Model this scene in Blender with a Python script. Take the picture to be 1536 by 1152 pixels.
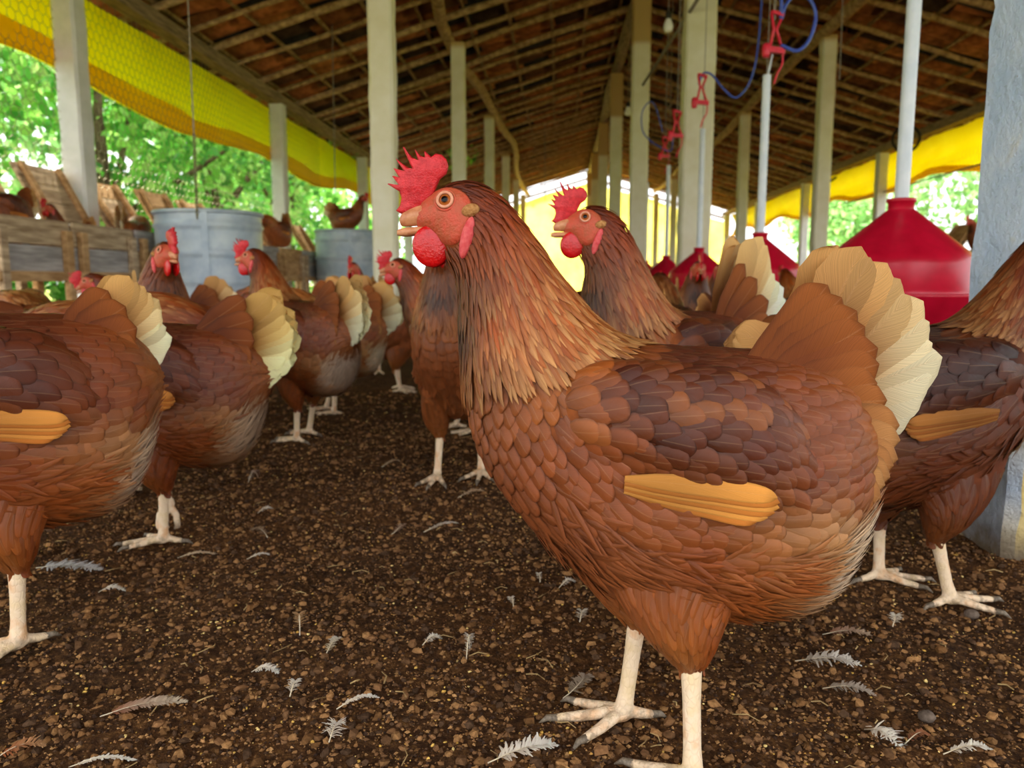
import bpy, bmesh, math, random
import numpy as np
from mathutils import Vector, Matrix
from mathutils.geometry import tessellate_polygon

# ---------------------------------------------------------------- clear
for o in list(bpy.data.objects):
    bpy.data.objects.remove(o)
random.seed(7)
RNG = np.random.default_rng(7)
SC = bpy.context.scene
COL = SC.collection
R = math.radians
PI = math.pi

# ---------------------------------------------------------------- camera
F_PX, CX, CY = 1154.0, 768.0, 576.0
PITCH, YAW, CAM_H = R(7.6), R(3.57), 0.36
cam_d = bpy.data.cameras.new('camera')
cam_d.sensor_width = 36.0
cam_d.lens = 36.0 * F_PX / 1536.0
cam_d.clip_start = 0.02
cam_d.clip_end = 300
cam_d.dof.use_dof = True
cam_d.dof.focus_distance = 0.57
cam_d.dof.aperture_fstop = 10.5
cam = bpy.data.objects.new('camera', cam_d)
COL.objects.link(cam)
cam.location = (0, 0, CAM_H)
cam.rotation_euler = (R(90) - PITCH, 0, YAW)
SC.camera = cam

# ---------------------------------------------------------------- world, sun, exposure
world = bpy.data.worlds.new('World')
SC.world = world
world.use_nodes = True
wn = world.node_tree
wn.nodes.clear()
w_out = wn.nodes.new('ShaderNodeOutputWorld')
w_bg = wn.nodes.new('ShaderNodeBackground')
w_bg.inputs['Color'].default_value = (0.95, 0.975, 1.0, 1)
w_bg.inputs['Strength'].default_value = 1.0
wn.links.new(w_bg.outputs[0], w_out.inputs[0])
sun_d = bpy.data.lights.new('sun', 'SUN')
sun_d.energy = 8.0
sun_d.angle = R(4)
sun_d.color = (1.0, 0.93, 0.8)
sun = bpy.data.objects.new('sun', sun_d)
COL.objects.link(sun)
sun.rotation_euler = Vector((.38, -.42, -.82)).to_track_quat('-Z', 'Y').to_euler()     # high, from beyond the trees ahead on the left
SC.view_settings.view_transform = 'Standard'
SC.view_settings.look = 'None'
SC.view_settings.gamma = 1.0
SC.view_settings.use_curve_mapping = False
SC.view_settings.exposure = 1.6

# ---------------------------------------------------------------- projection helpers (metres from photo measures)
RT = (math.cos(YAW), math.sin(YAW))
FW = (-math.sin(YAW), math.cos(YAW))
def to_world(lat, fwd, z):
    return Vector((lat * RT[0] + fwd * FW[0], lat * RT[1] + fwd * FW[1], z))
def at_fwd(px, py, D):
    r = (px - CX) / F_PX; u = (CY - py) / F_PX
    t = D / (math.cos(PITCH) + u * math.sin(PITCH))
    return (r * t, D, CAM_H + (-math.sin(PITCH) + u * math.cos(PITCH)) * t)
def wpt(px, py, D):
    return to_world(*at_fwd(px, py, D))
def ground(px, py):
    r = (px - CX) / F_PX; u = (CY - py) / F_PX
    dz = -math.sin(PITCH) + u * math.cos(PITCH)
    t = -CAM_H / dz
    return (r * t, (math.cos(PITCH) + u * math.sin(PITCH)) * t)
def gpt(px, py):
    l, f = ground(px, py)
    v = to_world(l, f, 0); v.z = ground_h(v.x, v.y)
    return v
def project(p):
    dx, dy, dz = p[0], p[1], p[2] - CAM_H
    lat = dx * RT[0] + dy * RT[1]; f = dx * FW[0] + dy * FW[1]
    d = f * math.cos(PITCH) - dz * math.sin(PITCH); up = f * math.sin(PITCH) + dz * math.cos(PITCH)
    if d < 0.05: return None
    return (CX + F_PX * lat / d, CY - F_PX * up / d, d)

def s2l(c):
    c = np.asarray(c, float) / 255.0
    return np.where(c <= 0.04045, c / 12.92, ((c + 0.055) / 1.055) ** 2.4)
def lin(r, g, b):
    v = s2l((r, g, b)); return (float(v[0]), float(v[1]), float(v[2]), 1.0)

# ---------------------------------------------------------------- value noise (numpy)
def _hash(ix, iy, seed):
    h = (ix.astype(np.int64) * 374761393 + iy.astype(np.int64) * 668265263 + seed * 974634777) & 0x7fffffff
    h = ((h ^ (h >> 13)) * 1274126177) & 0x7fffffff
    return ((h ^ (h >> 16)) & 0xffff) / 65535.0
def vnoise(x, y, seed=0):
    ix = np.floor(x); iy = np.floor(y); fx = x - ix; fy = y - iy
    fx = fx * fx * (3 - 2 * fx); fy = fy * fy * (3 - 2 * fy)
    a = _hash(ix, iy, seed); b = _hash(ix + 1, iy, seed); c = _hash(ix, iy + 1, seed); d = _hash(ix + 1, iy + 1, seed)
    return (a * (1 - fx) + b * fx) * (1 - fy) + (c * (1 - fx) + d * fx) * fy
def ground_hn(x, y):
    x = np.asarray(x, float); y = np.asarray(y, float)
    r = np.hypot(x, y)
    h = (vnoise(x * 3.1, y * 3.1, 1) - .5) * .016 + (vnoise(x * 11, y * 11, 2) - .5) * .008
    h += (vnoise(x * 37, y * 37, 3) - .5) * .006 + (vnoise(x * 90, y * 90, 4) - .5) * .004
    return h * np.clip((r + .5), .5, 1.2) - .004
def ground_h(x, y):
    return float(ground_hn(np.array([x]), np.array([y]))[0])

# ---------------------------------------------------------------- object helpers
def tag(o, label=None, cat=None, group=None, kind=None):
    if label: o['label'] = label
    if cat: o['category'] = cat
    if group: o['group'] = group
    if kind: o['kind'] = kind
    return o
def empty(name, loc=(0, 0, 0), rz=0.0, label=None, cat=None, group=None, kind=None, scale=1.0):
    o = bpy.data.objects.new(name, None)
    o.empty_display_size = 0.05
    COL.objects.link(o)
    o.location = loc; o.rotation_euler = (0, 0, rz); o.scale = (scale,) * 3
    return tag(o, label, cat, group, kind)
def link(name, me, parent=None, mat=None):
    o = bpy.data.objects.new(name, me)
    COL.objects.link(o)
    if parent is not None: o.parent = parent
    if mat is not None and len(me.materials) == 0: me.materials.append(mat)
    return o
def copy_tree(o, parent=None):
    c = o.copy(); COL.objects.link(c); c.parent = parent
    for ch in list(o.children):
        copy_tree(ch, c)
    return c
def mesh_np(name, V, F, uv=None, col=None, smooth=True, mat=None):
    """V (n,3); F (m,k) constant polygon size; uv (n,2), col (n,3) per vertex."""
    V = np.asarray(V, np.float32); F = np.asarray(F, np.int32)
    me = bpy.data.meshes.new(name)
    me.vertices.add(len(V)); me.vertices.foreach_set('co', V.ravel())
    k = F.shape[1]; m = len(F)
    me.loops.add(m * k); me.loops.foreach_set('vertex_index', F.ravel())
    me.polygons.add(m)
    me.polygons.foreach_set('loop_start', np.arange(0, m * k, k, dtype=np.int32))
    me.polygons.foreach_set('loop_total', np.full(m, k, np.int32))
    me.polygons.foreach_set('use_smooth', np.full(m, smooth, bool))
    if uv is not None:
        l = me.uv_layers.new(name='UVMap')
        l.data.foreach_set('uv', np.asarray(uv, np.float32)[F.ravel()].ravel())
    if col is not None:
        a = me.color_attributes.new('Col', 'FLOAT_COLOR', 'POINT')
        c4 = np.ones((len(V), 4), np.float32); c4[:, :3] = col
        a.data.foreach_set('color', c4.ravel())
    me.update(calc_edges=True)
    me.validate()
    if mat is not None: me.materials.append(mat)
    return me

class MB:
    """collects simple shapes into one mesh"""
    def __init__(s): s.v = []; s.f = []
    def add(s, vs, fs):
        b = len(s.v); s.v += [tuple(v) for v in vs]; s.f += [tuple(i + b for i in f) for f in fs]; return s
    def box(s, c, d, M=None, taper=1.0, bev=0.0):
        x, y, z = d[0] / 2, d[1] / 2, d[2] / 2
        if bev > 0:
            vs = []
            for sz in (-1, 1):
                for (ax, ay) in ((x - bev, y), (x, y - bev), (x, -y + bev), (x - bev, -y), (-x + bev, -y), (-x, -y + bev), (-x, y - bev), (-x + bev, y)):
                    vs.append((ax, ay, sz * z))
            fs = [tuple(range(8))] + [tuple(range(15, 7, -1))]
            fs += [(i + 8, (i + 1) % 8 + 8, (i + 1) % 8, i) for i in range(8)]
        else:
            vs = [(sx * x, sy * y, sz * z) for sz in (-1, 1) for (sx, sy) in ((-1, -1), (1, -1), (1, 1), (-1, 1))]
            fs = [(3, 2, 1, 0), (4, 5, 6, 7), (0, 1, 5, 4), (1, 2, 6, 5), (2, 3, 7, 6), (3, 0, 4, 7)]
        vs = [Vector(v) for v in vs]
        if taper != 1.0:
            for v in vs:
                if v.z > 0: v.x *= taper; v.y *= taper
        if M is not None: vs = [M @ v for v in vs]
        return s.add([v + Vector(c) for v in vs], fs)
    def tube(s, pts, rad, n=8, caps=True):
        pts = [Vector(p) for p in pts]
        if not hasattr(rad, '__len__'): rad = [rad] * len(pts)
        up = Vector((0, 0, 1))
        rings = []
        prev = None
        for i, p in enumerate(pts):
            d = (pts[min(i + 1, len(pts) - 1)] - pts[max(i - 1, 0)]).normalized()
            if prev is None:
                a = d.cross(up if abs(d.z) < .9 else Vector((1, 0, 0))).normalized()
            else:
                a = (prev - d * prev.dot(d)).normalized()
            prev = a; b = d.cross(a)
            rings.append([p + (a * math.cos(2 * PI * k / n) + b * math.sin(2 * PI * k / n)) * rad[i] for k in range(n)])
        vs = [v for r in rings for v in r]
        fs = []
        for i in range(len(pts) - 1):
            for k in range(n):
                fs.append((i * n + k, i * n + (k + 1) % n, (i + 1) * n + (k + 1) % n, (i + 1) * n + k))
        if caps:
            fs.append(tuple(range(n - 1, -1, -1))); m = (len(pts) - 1) * n
            fs.append(tuple(range(m, m + n)))
        return s.add(vs, fs)
    def lathe(s, prof, n=32, c=(0, 0, 0), cap=(True, True)):
        vs = []; fs = []
        for (r, z) in prof:
            for k in range(n):
                a = 2 * PI * k / n
                vs.append((c[0] + r * math.cos(a), c[1] + r * math.sin(a), c[2] + z))
        for i in range(len(prof) - 1):
            for k in range(n):
                fs.append((i * n + k, i * n + (k + 1) % n, (i + 1) * n + (k + 1) % n, (i + 1) * n + k))
        if cap[0]: fs.append(tuple(range(n - 1, -1, -1)))
        if cap[1]: m = (len(prof) - 1) * n; fs.append(tuple(range(m, m + n)))
        return s.add(vs, fs)
    def mesh(s, name, mat=None, smooth=False):
        me = bpy.data.meshes.new(name)
        me.from_pydata(s.v, [], s.f)
        if smooth: me.polygons.foreach_set('use_smooth', [True] * len(me.polygons))
        me.update()
        if mat: me.materials.append(mat)
        return me
    def build(s, name, mat, parent=None, smooth=False):
        return link(name, s.mesh(name, mat, smooth), parent)
def autosmooth(o, ang=35):
    me = o.data
    me.polygons.foreach_set('use_smooth', [True] * len(me.polygons))
    me.set_sharp_from_angle(angle=R(ang))

def remeshed(name, V, F4list, voxel, smooth_it=4, mat=None):
    me = bpy.data.meshes.new(name + '_raw'); me.from_pydata([tuple(v) for v in V], [], F4list); me.update()
    ob = bpy.data.objects.new(name + '_raw', me); COL.objects.link(ob)
    m = ob.modifiers.new('r', 'REMESH'); m.mode = 'VOXEL'; m.voxel_size = voxel
    m2 = ob.modifiers.new('s', 'SMOOTH'); m2.iterations = smooth_it; m2.factor = .5
    dg = bpy.context.evaluated_depsgraph_get()
    out = bpy.data.meshes.new_from_object(ob.evaluated_get(dg))
    out.name = name
    bpy.data.objects.remove(ob); bpy.data.meshes.remove(me)
    out.polygons.foreach_set('use_smooth', [True] * len(out.polygons))
    out.materials.clear()
    if mat: out.materials.append(mat)
    return out

# ---------------------------------------------------------------- materials
def mat_new(name):
    m = bpy.data.materials.new(name); m.use_nodes = True
    nt = m.node_tree; nt.nodes.clear()
    out = nt.nodes.new('ShaderNodeOutputMaterial')
    return m, nt, out
def N(nt, typ, **kw):
    n = nt.nodes.new(typ)
    for k, v in kw.items():
        if k.startswith('i_'): n.inputs[k[2:].replace('_', ' ')].default_value = v
        else: setattr(n, k, v)
    return n
def bsdf(nt, out, rough=.6, spec=.3, **kw):
    b = nt.nodes.new('ShaderNodeBsdfPrincipled')
    b.inputs['Roughness'].default_value = rough
    b.inputs['Specular IOR Level'].default_value = spec
    for k, v in kw.items(): b.inputs[k.replace('_', ' ')].default_value = v
    nt.links.new(b.outputs[0], out.inputs[0])
    return b
def ramp(nt, src, stops):
    r = nt.nodes.new('ShaderNodeValToRGB')
    e = r.color_ramp.elements
    while len(e) < len(stops): e.new(.5)
    for i, (p, c) in enumerate(stops): e[i].position = p; e[i].color = c
    nt.links.new(src, r.inputs[0]); return r
def noise(nt, scale, detail=4, rough=.55, coord='Object', stretch=None, dist=0.0):
    tc = nt.nodes.new('ShaderNodeTexCoord')
    n = nt.nodes.new('ShaderNodeTexNoise')
    n.inputs['Scale'].default_value = scale; n.inputs['Detail'].default_value = detail; n.inputs['Roughness'].default_value = rough
    n.inputs['Distortion'].default_value = dist
    if stretch:
        mp = nt.nodes.new('ShaderNodeMapping'); mp.inputs['Scale'].default_value = stretch
        nt.links.new(tc.outputs[coord], mp.inputs[0]); nt.links.new(mp.outputs[0], n.inputs[0])
    else: nt.links.new(tc.outputs[coord], n.inputs[0])
    return n
def bump(nt, src, b, strength=.4, dist=.01):
    bp = nt.nodes.new('ShaderNodeBump'); bp.inputs['Strength'].default_value = strength; bp.inputs['Distance'].default_value = dist
    nt.links.new(src, bp.inputs['Height']); nt.links.new(bp.outputs[0], b.inputs['Normal']); return bp
def simple(name, c1, c2, scale=8, rough=.6, spec=.3, bstr=.2, bdist=.004, stretch=None, detail=4, coord='Object', p=(.35, .65), metallic=0.0):
    m, nt, out = mat_new(name)
    b = bsdf(nt, out, rough, spec, Metallic=metallic)
    n = noise(nt, scale, detail, .6, coord, stretch)
    r = ramp(nt, n.outputs[0], [(p[0], c1), (p[1], c2)])
    nt.links.new(r.outputs[0], b.inputs['Base Color'])
    if bstr > 0: bump(nt, n.outputs[0], b, bstr, bdist)
    return m

M = {}
def make_feather_mat(name, rough=.5, spec=.35, sheen=.15, transl=0.0, rim=0.0):
    m, nt, out = mat_new(name)
    L = nt.links
    b = bsdf(nt, out, rough, spec, Sheen_Weight=sheen, Sheen_Roughness=.4)
    at = N(nt, 'ShaderNodeAttribute', attribute_name='Col')
    oi = N(nt, 'ShaderNodeObjectInfo')
    mul = N(nt, 'ShaderNodeMix', data_type='RGBA', blend_type='MULTIPLY'); mul.inputs[0].default_value = 1
    L.new(at.outputs['Color'], mul.inputs[6]); L.new(oi.outputs['Color'], mul.inputs[7])
    uv = N(nt, 'ShaderNodeUVMap'); sep = N(nt, 'ShaderNodeSeparateXYZ'); L.new(uv.outputs[0], sep.inputs[0])
    ab = N(nt, 'ShaderNodeMath', operation='ABSOLUTE'); L.new(sep.outputs[0], ab.inputs[0])
    # pale shaft
    sh = N(nt, 'ShaderNodeMapRange'); sh.inputs['From Min'].default_value = .0; sh.inputs['From Max'].default_value = .06; sh.inputs['To Min'].default_value = .14; sh.inputs['To Max'].default_value = 0
    L.new(ab.outputs[0], sh.inputs[0])
    mx = N(nt, 'ShaderNodeMix', data_type='RGBA', blend_type='MIX'); L.new(sh.outputs[0], mx.inputs[0]); L.new(mul.outputs[2], mx.inputs[6]); mx.inputs[7].default_value = lin(215, 165, 120)
    # barbs: fine slanting lines
    ma = N(nt, 'ShaderNodeMath', operation='MULTIPLY'); ma.inputs[1].default_value = 60.0; L.new(sep.outputs[1], ma.inputs[0])
    mb = N(nt, 'ShaderNodeMath', operation='MULTIPLY_ADD'); mb.inputs[1].default_value = -22.0; L.new(ab.outputs[0], mb.inputs[0]); L.new(ma.outputs[0], mb.inputs[2])
    tn = N(nt, 'ShaderNodeTexNoise', noise_dimensions='1D'); tn.inputs['Scale'].default_value = 1.4; tn.inputs['Detail'].default_value = 2
    L.new(mb.outputs[0], tn.inputs['W'])
    mr = N(nt, 'ShaderNodeMapRange'); mr.inputs['From Min'].default_value = .3; mr.inputs['From Max'].default_value = .7; mr.inputs['To Min'].default_value = .8; mr.inputs['To Max'].default_value = 1.15
    L.new(tn.outputs[0], mr.inputs[0])
    m3 = N(nt, 'ShaderNodeMix', data_type='RGBA', blend_type='MULTIPLY'); m3.inputs[0].default_value = 1
    L.new(mx.outputs[2], m3.inputs[6]); L.new(mr.outputs[0], m3.inputs[7])
    if rim > 0:  # shadow line between overlapping feathers, painted as a darker edge
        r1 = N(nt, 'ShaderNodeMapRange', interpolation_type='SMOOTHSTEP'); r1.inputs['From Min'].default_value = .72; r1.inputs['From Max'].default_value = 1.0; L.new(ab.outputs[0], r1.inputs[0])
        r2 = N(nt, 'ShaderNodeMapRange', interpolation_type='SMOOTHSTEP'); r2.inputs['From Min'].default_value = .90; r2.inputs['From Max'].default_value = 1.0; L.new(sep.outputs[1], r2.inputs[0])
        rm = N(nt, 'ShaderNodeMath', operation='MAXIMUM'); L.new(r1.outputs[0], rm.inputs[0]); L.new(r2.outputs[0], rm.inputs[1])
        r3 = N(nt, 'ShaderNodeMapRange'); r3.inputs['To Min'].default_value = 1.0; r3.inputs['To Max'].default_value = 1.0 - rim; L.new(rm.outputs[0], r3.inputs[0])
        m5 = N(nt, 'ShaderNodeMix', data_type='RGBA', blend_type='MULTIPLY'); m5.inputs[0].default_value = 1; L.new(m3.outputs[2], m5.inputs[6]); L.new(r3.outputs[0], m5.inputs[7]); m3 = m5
    L.new(m3.outputs[2], b.inputs['Base Color'])
    bump(nt, tn.outputs[0], b, .35, .0008)
    if transl > 0:
        tr = N(nt, 'ShaderNodeBsdfTranslucent'); L.new(m3.outputs[2], tr.inputs[0])
        ms = N(nt, 'ShaderNodeMixShader'); ms.inputs[0].default_value = transl
        L.new(b.outputs[0], ms.inputs[1]); L.new(tr.outputs[0], ms.inputs[2]); L.new(ms.outputs[0], out.inputs[0])
    return m
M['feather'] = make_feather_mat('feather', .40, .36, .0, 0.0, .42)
M['flight'] = make_feather_mat('flight_feather', .6, .15, .0, .1, .3)
M['tail'] = make_feather_mat('tail_feather', .6, .2, .03, .2)
def make_vcol(name, rough=.7, spec=.25, nscale=60, amt=.35, bstr=.3, bdist=.003):
    m, nt, out = mat_new(name); L = nt.links
    b = bsdf(nt, out, rough, spec)
    at = N(nt, 'ShaderNodeAttribute', attribute_name='Col')
    n = noise(nt, nscale, 3)
    mr = N(nt, 'ShaderNodeMapRange'); mr.inputs['From Min'].default_value = .3; mr.inputs['From Max'].default_value = .7; mr.inputs['To Min'].default_value = 1 - amt; mr.inputs['To Max'].default_value = 1 + amt
    L.new(n.outputs[0], mr.inputs[0])
    m3 = N(nt, 'ShaderNodeMix', data_type='RGBA', blend_type='MULTIPLY'); m3.inputs[0].default_value = 1
    L.new(at.outputs['Color'], m3.inputs[6]); L.new(mr.outputs[0], m3.inputs[7])
    L.new(m3.outputs[2], b.inputs['Base Color'])
    bump(nt, n.outputs[0], b, bstr, bdist)
    return m
M['hen_body'] = make_vcol('hen_body', .7, .2, 90, .3)
M['clod'] = make_vcol('clod', .95, .08, 300, .3, .4, .002)
M['leafv'] = None

def make_skin(name, c1, c2, scale, rough=.42, spec=.45, sss=.25, bstr=.5, bdist=.001, bscale=None):
    m, nt, out = mat_new(name); L = nt.links
    b = bsdf(nt, out, rough, spec)
    b.inputs['Subsurface Weight'].default_value = sss; b.inputs['Subsurface Radius'].default_value = (.006, .002, .001); b.inputs['Subsurface Scale'].default_value = .5
    n = noise(nt, scale, 4)
    r = ramp(nt, n.outputs[0], [(.32, c1), (.68, c2)]); L.new(r.outputs[0], b.inputs['Base Color'])
    n2 = noise(nt, bscale or scale * 2, 3)
    bump(nt, n2.outputs[0], b, bstr, bdist)
    return m
M['comb'] = make_skin('comb_skin', lin(180, 18, 26), lin(214, 44, 50), 220, .42, .4, .2, .6, .0012, 700)
M['wattle'] = make_skin('wattle_skin', lin(178, 4, 8), lin(204, 12, 14), 180, .28, .5, .15, .5, .0012, 500)
M['face'] = make_skin('face_skin', lin(170, 84, 50), lin(198, 76, 52), 130, .5, .35, .2, .7, .0012, 520)
M['ear'] = make_skin('ear_skin', lin(196, 52, 58), lin(214, 96, 92), 250, .5, .3, .3, .5, .001)
M['tuft'] = simple('ear_tuft', lin(150, 96, 50), lin(190, 138, 84), 400, .8, .15, .6, .002)
M['beak'] = simple('beak_horn', lin(176, 104, 66), lin(206, 142, 98), 160, .42, .4, .25, .001)
M['eyelid'] = make_skin('eyelid_skin', lin(205, 132, 100), lin(222, 160, 128), 300, .5, .3, .2, .4, .0006)
def make_eye():
    m, nt, out = mat_new('hen_eye'); L = nt.links
    b = bsdf(nt, out, .12, .12)
    tc = N(nt, 'ShaderNodeTexCoord'); sp = N(nt, 'ShaderNodeSeparateXYZ'); L.new(tc.outputs['Object'], sp.inputs[0])
    cm = N(nt, 'ShaderNodeCombineXYZ'); L.new(sp.outputs[0], cm.inputs[0]); L.new(sp.outputs[2], cm.inputs[1])
    vl = N(nt, 'ShaderNodeVectorMath', operation='LENGTH'); L.new(cm.outputs[0], vl.inputs[0])
    sc = N(nt, 'ShaderNodeMath', operation='MULTIPLY'); sc.inputs[1].default_value = 150; L.new(vl.outputs[1], sc.inputs[0])
    r = ramp(nt, sc.outputs[0], [(.30, (0.003, 0.002, 0.002, 1)), (.36, lin(112, 52, 18)), (.55, lin(186, 104, 44)), (.72, lin(70, 34, 20))])
    L.new(r.outputs[0], b.inputs['Base Color'])
    b.inputs['Coat Weight'].default_value = .12; b.inputs['Coat Roughness'].default_value = .03
    return m
M['eye'] = make_eye()
def make_leg():
    m, nt, out = mat_new('leg_scales'); L = nt.links
    b = bsdf(nt, out, .55, .35)
    tc = N(nt, 'ShaderNodeTexCoord'); mp = N(nt, 'ShaderNodeMapping'); mp.inputs['Scale'].default_value = (1, 1, .8); L.new(tc.outputs['Object'], mp.inputs[0])
    vo = N(nt, 'ShaderNodeTexVoronoi', feature='DISTANCE_TO_EDGE'); vo.inputs['Scale'].default_value = 210; L.new(mp.outputs[0], vo.inputs[0])
    n = noise(nt, 45, 3)
    r = ramp(nt, n.outputs[0], [(.35, lin(226, 196, 150)), (.55, lin(234, 206, 172)), (.72, lin(222, 170, 120))])
    n2 = noise(nt, 110, 3)
    # dirt caked near the ground
    sp = N(nt, 'ShaderNodeSeparateXYZ'); L.new(tc.outputs['Object'], sp.inputs[0])
    mr = N(nt, 'ShaderNodeMapRange'); mr.inputs['From Min'].default_value = .002; mr.inputs['From Max'].default_value = .022; mr.inputs['To Min'].default_value = .75; mr.inputs['To Max'].default_value = 0
    L.new(sp.outputs[2], mr.inputs[0])
    cr = ramp(nt, n2.outputs[0], [(.45, (0, 0, 0, 1)), (.58, (1, 1, 1, 1))])
    mm = N(nt, 'ShaderNodeMath', operation='MULTIPLY'); L.new(mr.outputs[0], mm.inputs[0]); L.new(cr.outputs[0], mm.inputs[1])
    mx = N(nt, 'ShaderNodeMix', data_type='RGBA'); L.new(mm.outputs[0], mx.inputs[0]); L.new(r.outputs[0], mx.inputs[6]); mx.inputs[7].default_value = lin(92, 66, 42)
    L.new(mx.outputs[2], b.inputs['Base Color'])
    er = ramp(nt, vo.outputs[0], [(0, (0, 0, 0, 1)), (.14, (1, 1, 1, 1))])
    bump(nt, er.outputs[0], b, .35, .0012)
    return m
M['leg'] = make_leg()
M['claw'] = simple('claw_horn', lin(92, 80, 66), lin(140, 124, 104), 300, .5, .3, .3, .001)
M['white_post'] = simple('limewash', lin(228, 226, 222), lin(210, 210, 202), 9, .85, .15, .35, .004, detail=8)
M['cream_post'] = simple('cream_limewash', lin(222, 214, 180), lin(234, 228, 204), 7, .85, .15, .35, .004, detail=8)
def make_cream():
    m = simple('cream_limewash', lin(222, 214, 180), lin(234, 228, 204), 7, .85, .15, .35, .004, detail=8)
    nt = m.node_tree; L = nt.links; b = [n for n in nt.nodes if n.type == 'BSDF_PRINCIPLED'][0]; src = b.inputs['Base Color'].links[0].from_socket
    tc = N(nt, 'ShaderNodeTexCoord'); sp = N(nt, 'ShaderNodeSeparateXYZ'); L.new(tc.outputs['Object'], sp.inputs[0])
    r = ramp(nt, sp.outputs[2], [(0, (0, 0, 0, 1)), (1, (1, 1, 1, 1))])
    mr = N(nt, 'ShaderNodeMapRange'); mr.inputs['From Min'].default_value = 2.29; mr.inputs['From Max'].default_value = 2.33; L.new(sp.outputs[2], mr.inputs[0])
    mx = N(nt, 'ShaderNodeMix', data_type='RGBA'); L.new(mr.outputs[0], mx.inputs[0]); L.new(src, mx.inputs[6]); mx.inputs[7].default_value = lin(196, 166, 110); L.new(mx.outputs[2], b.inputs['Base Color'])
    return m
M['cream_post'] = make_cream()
M['timber'] = simple('grey_timber', lin(110, 92, 72), lin(166, 142, 112), 14, .85, .12, .5, .006, (6, .5, 6))
M['pole'] = simple('rough_pole', lin(136, 106, 72), lin(200, 168, 124), 22, .85, .12, .5, .006, detail=6)
M['batten'] = simple('roof_batten', lin(120, 94, 68), lin(184, 150, 112), 20, .85, .1, .4, .005)
def make_tile():
    m, nt, out = mat_new('clay_tile'); L = nt.links
    b = bsdf(nt, out, .9, .1)
    at = N(nt, 'ShaderNodeObjectInfo'); ca = N(nt, 'ShaderNodeAttribute', attribute_name='Col')
    mul = N(nt, 'ShaderNodeMix', data_type='RGBA', blend_type='MULTIPLY'); mul.inputs[0].default_value = 1
    L.new(at.outputs['Color'], mul.inputs[6]); L.new(ca.outputs['Color'], mul.inputs[7])
    n = noise(nt, 12, 5)
    r = ramp(nt, n.outputs[0], [(.35, (.45, .4, .38, 1)), (.65, (1.1, 1.05, 1, 1))])
    m3 = N(nt, 'ShaderNodeMix', data_type='RGBA', blend_type='MULTIPLY'); m3.inputs[0].default_value = 1
    L.new(mul.outputs[2], m3.inputs[6]); L.new(r.outputs[0], m3.inputs[7]); L.new(m3.outputs[2], b.inputs['Base Color'])
    bump(nt, n.outputs[0], b, .3, .004)
    return m
M['tile'] = make_tile()
M['roof_top'] = simple('roof_cover', lin(52, 40, 34), lin(96, 66, 50), 5, .95, .05, .3)
M['plank'] = simple('weathered_plank', lin(148, 122, 92), lin(210, 184, 148), 7, .85, .12, .5, .004, (7, .8, 7), detail=6)
M['plank2'] = simple('tan_plank', lin(160, 120, 76), lin(208, 168, 118), 7, .8, .15, .4, .004, (6, 1, 6), detail=6)
M['plank3'] = simple('grey_plank', lin(140, 134, 128), lin(184, 176, 168), 7, .85, .12, .5, .004, (7, .8, 7), detail=6)
M['zinc'] = simple('galvanised_sheet', lin(158, 174, 190), lin(200, 210, 214), 6, .45, .5, .1, .002, metallic=.1)
M['red'] = None
def make_red():
    m, nt, out = mat_new('red_plastic'); b = bsdf(nt, out, .3, .5)
    n = noise(nt, 30, 3); r = ramp(nt, n.outputs[0], [(.3, lin(178, 8, 38)), (.7, lin(198, 14, 48))]); nt.links.new(r.outputs[0], b.inputs['Base Color'])
    b.inputs['Subsurface Weight'].default_value = .1; b.inputs['Subsurface Radius'].default_value = (.02, .004, .004)
    return m
M['red'] = make_red()
M['pipe'] = simple('pipe_plastic', lin(206, 214, 220), lin(222, 226, 228), 20, .35, .45, .05)
M['clip'] = simple('red_clip', lin(214, 30, 58), lin(232, 56, 74), 60, .4, .4, .1)
M['hose'] = simple('blue_hose', lin(48, 72, 170), lin(70, 96, 190), 30, .35, .5, .05)
M['cord'] = simple('grey_cord', lin(120, 110, 98), lin(160, 150, 136), 80, .8, .1, .2)
M['wire'] = simple('wire', lin(120, 112, 84), lin(150, 140, 100), 60, .5, .4, 0, metallic=.5)
M['dark'] = simple('dark_rubber', lin(44, 40, 36), lin(62, 56, 50), 40, .7, .2, .2)
M['bulb'] = simple('bulb_glass', lin(232, 230, 222), lin(244, 242, 236), 20, .25, .5, 0)
M['quill'] = simple('quill', lin(206, 186, 150), lin(226, 210, 180), 90, .5, .3, .1)
M['grass'] = simple('dry_grass_ground', lin(150, 150, 84), lin(112, 140, 62), 3, .95, .05, .4, .03, detail=8)
M['bark'] = simple('tree_bark', lin(74, 60, 46), lin(120, 100, 78), 9, .9, .1, .6, .02)
M['white_wall'] = simple('far_white', lin(220, 220, 214), lin(236, 234, 228), 3, .8, .2, .1)

def make_tarp(name, c1, c2, tr=.55):
    m, nt, out = mat_new(name); L = nt.links
    b = nt.nodes.new('ShaderNodeBsdfPrincipled'); b.inputs['Roughness'].default_value = .5; b.inputs['Specular IOR Level'].default_value = .3
    n = noise(nt, 2.2, 5, .6); r = ramp(nt, n.outputs[0], [(.3, c1), (.7, c2)])
    L.new(r.outputs[0], b.inputs['Base Color'])
    n2 = noise(nt, 14, 4); bump(nt, n2.outputs[0], b, .35, .02)
    t = nt.nodes.new('ShaderNodeBsdfTranslucent'); L.new(r.outputs[0], t.inputs[0])
    ms = nt.nodes.new('ShaderNodeMixShader'); ms.inputs[0].default_value = tr
    L.new(b.outputs[0], ms.inputs[1]); L.new(t.outputs[0], ms.inputs[2]); L.new(ms.outputs[0], out.inputs[0])
    return m
M['tarp'] = make_tarp('yellow_tarp', lin(248, 210, 0), lin(254, 224, 14), .78)
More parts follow.
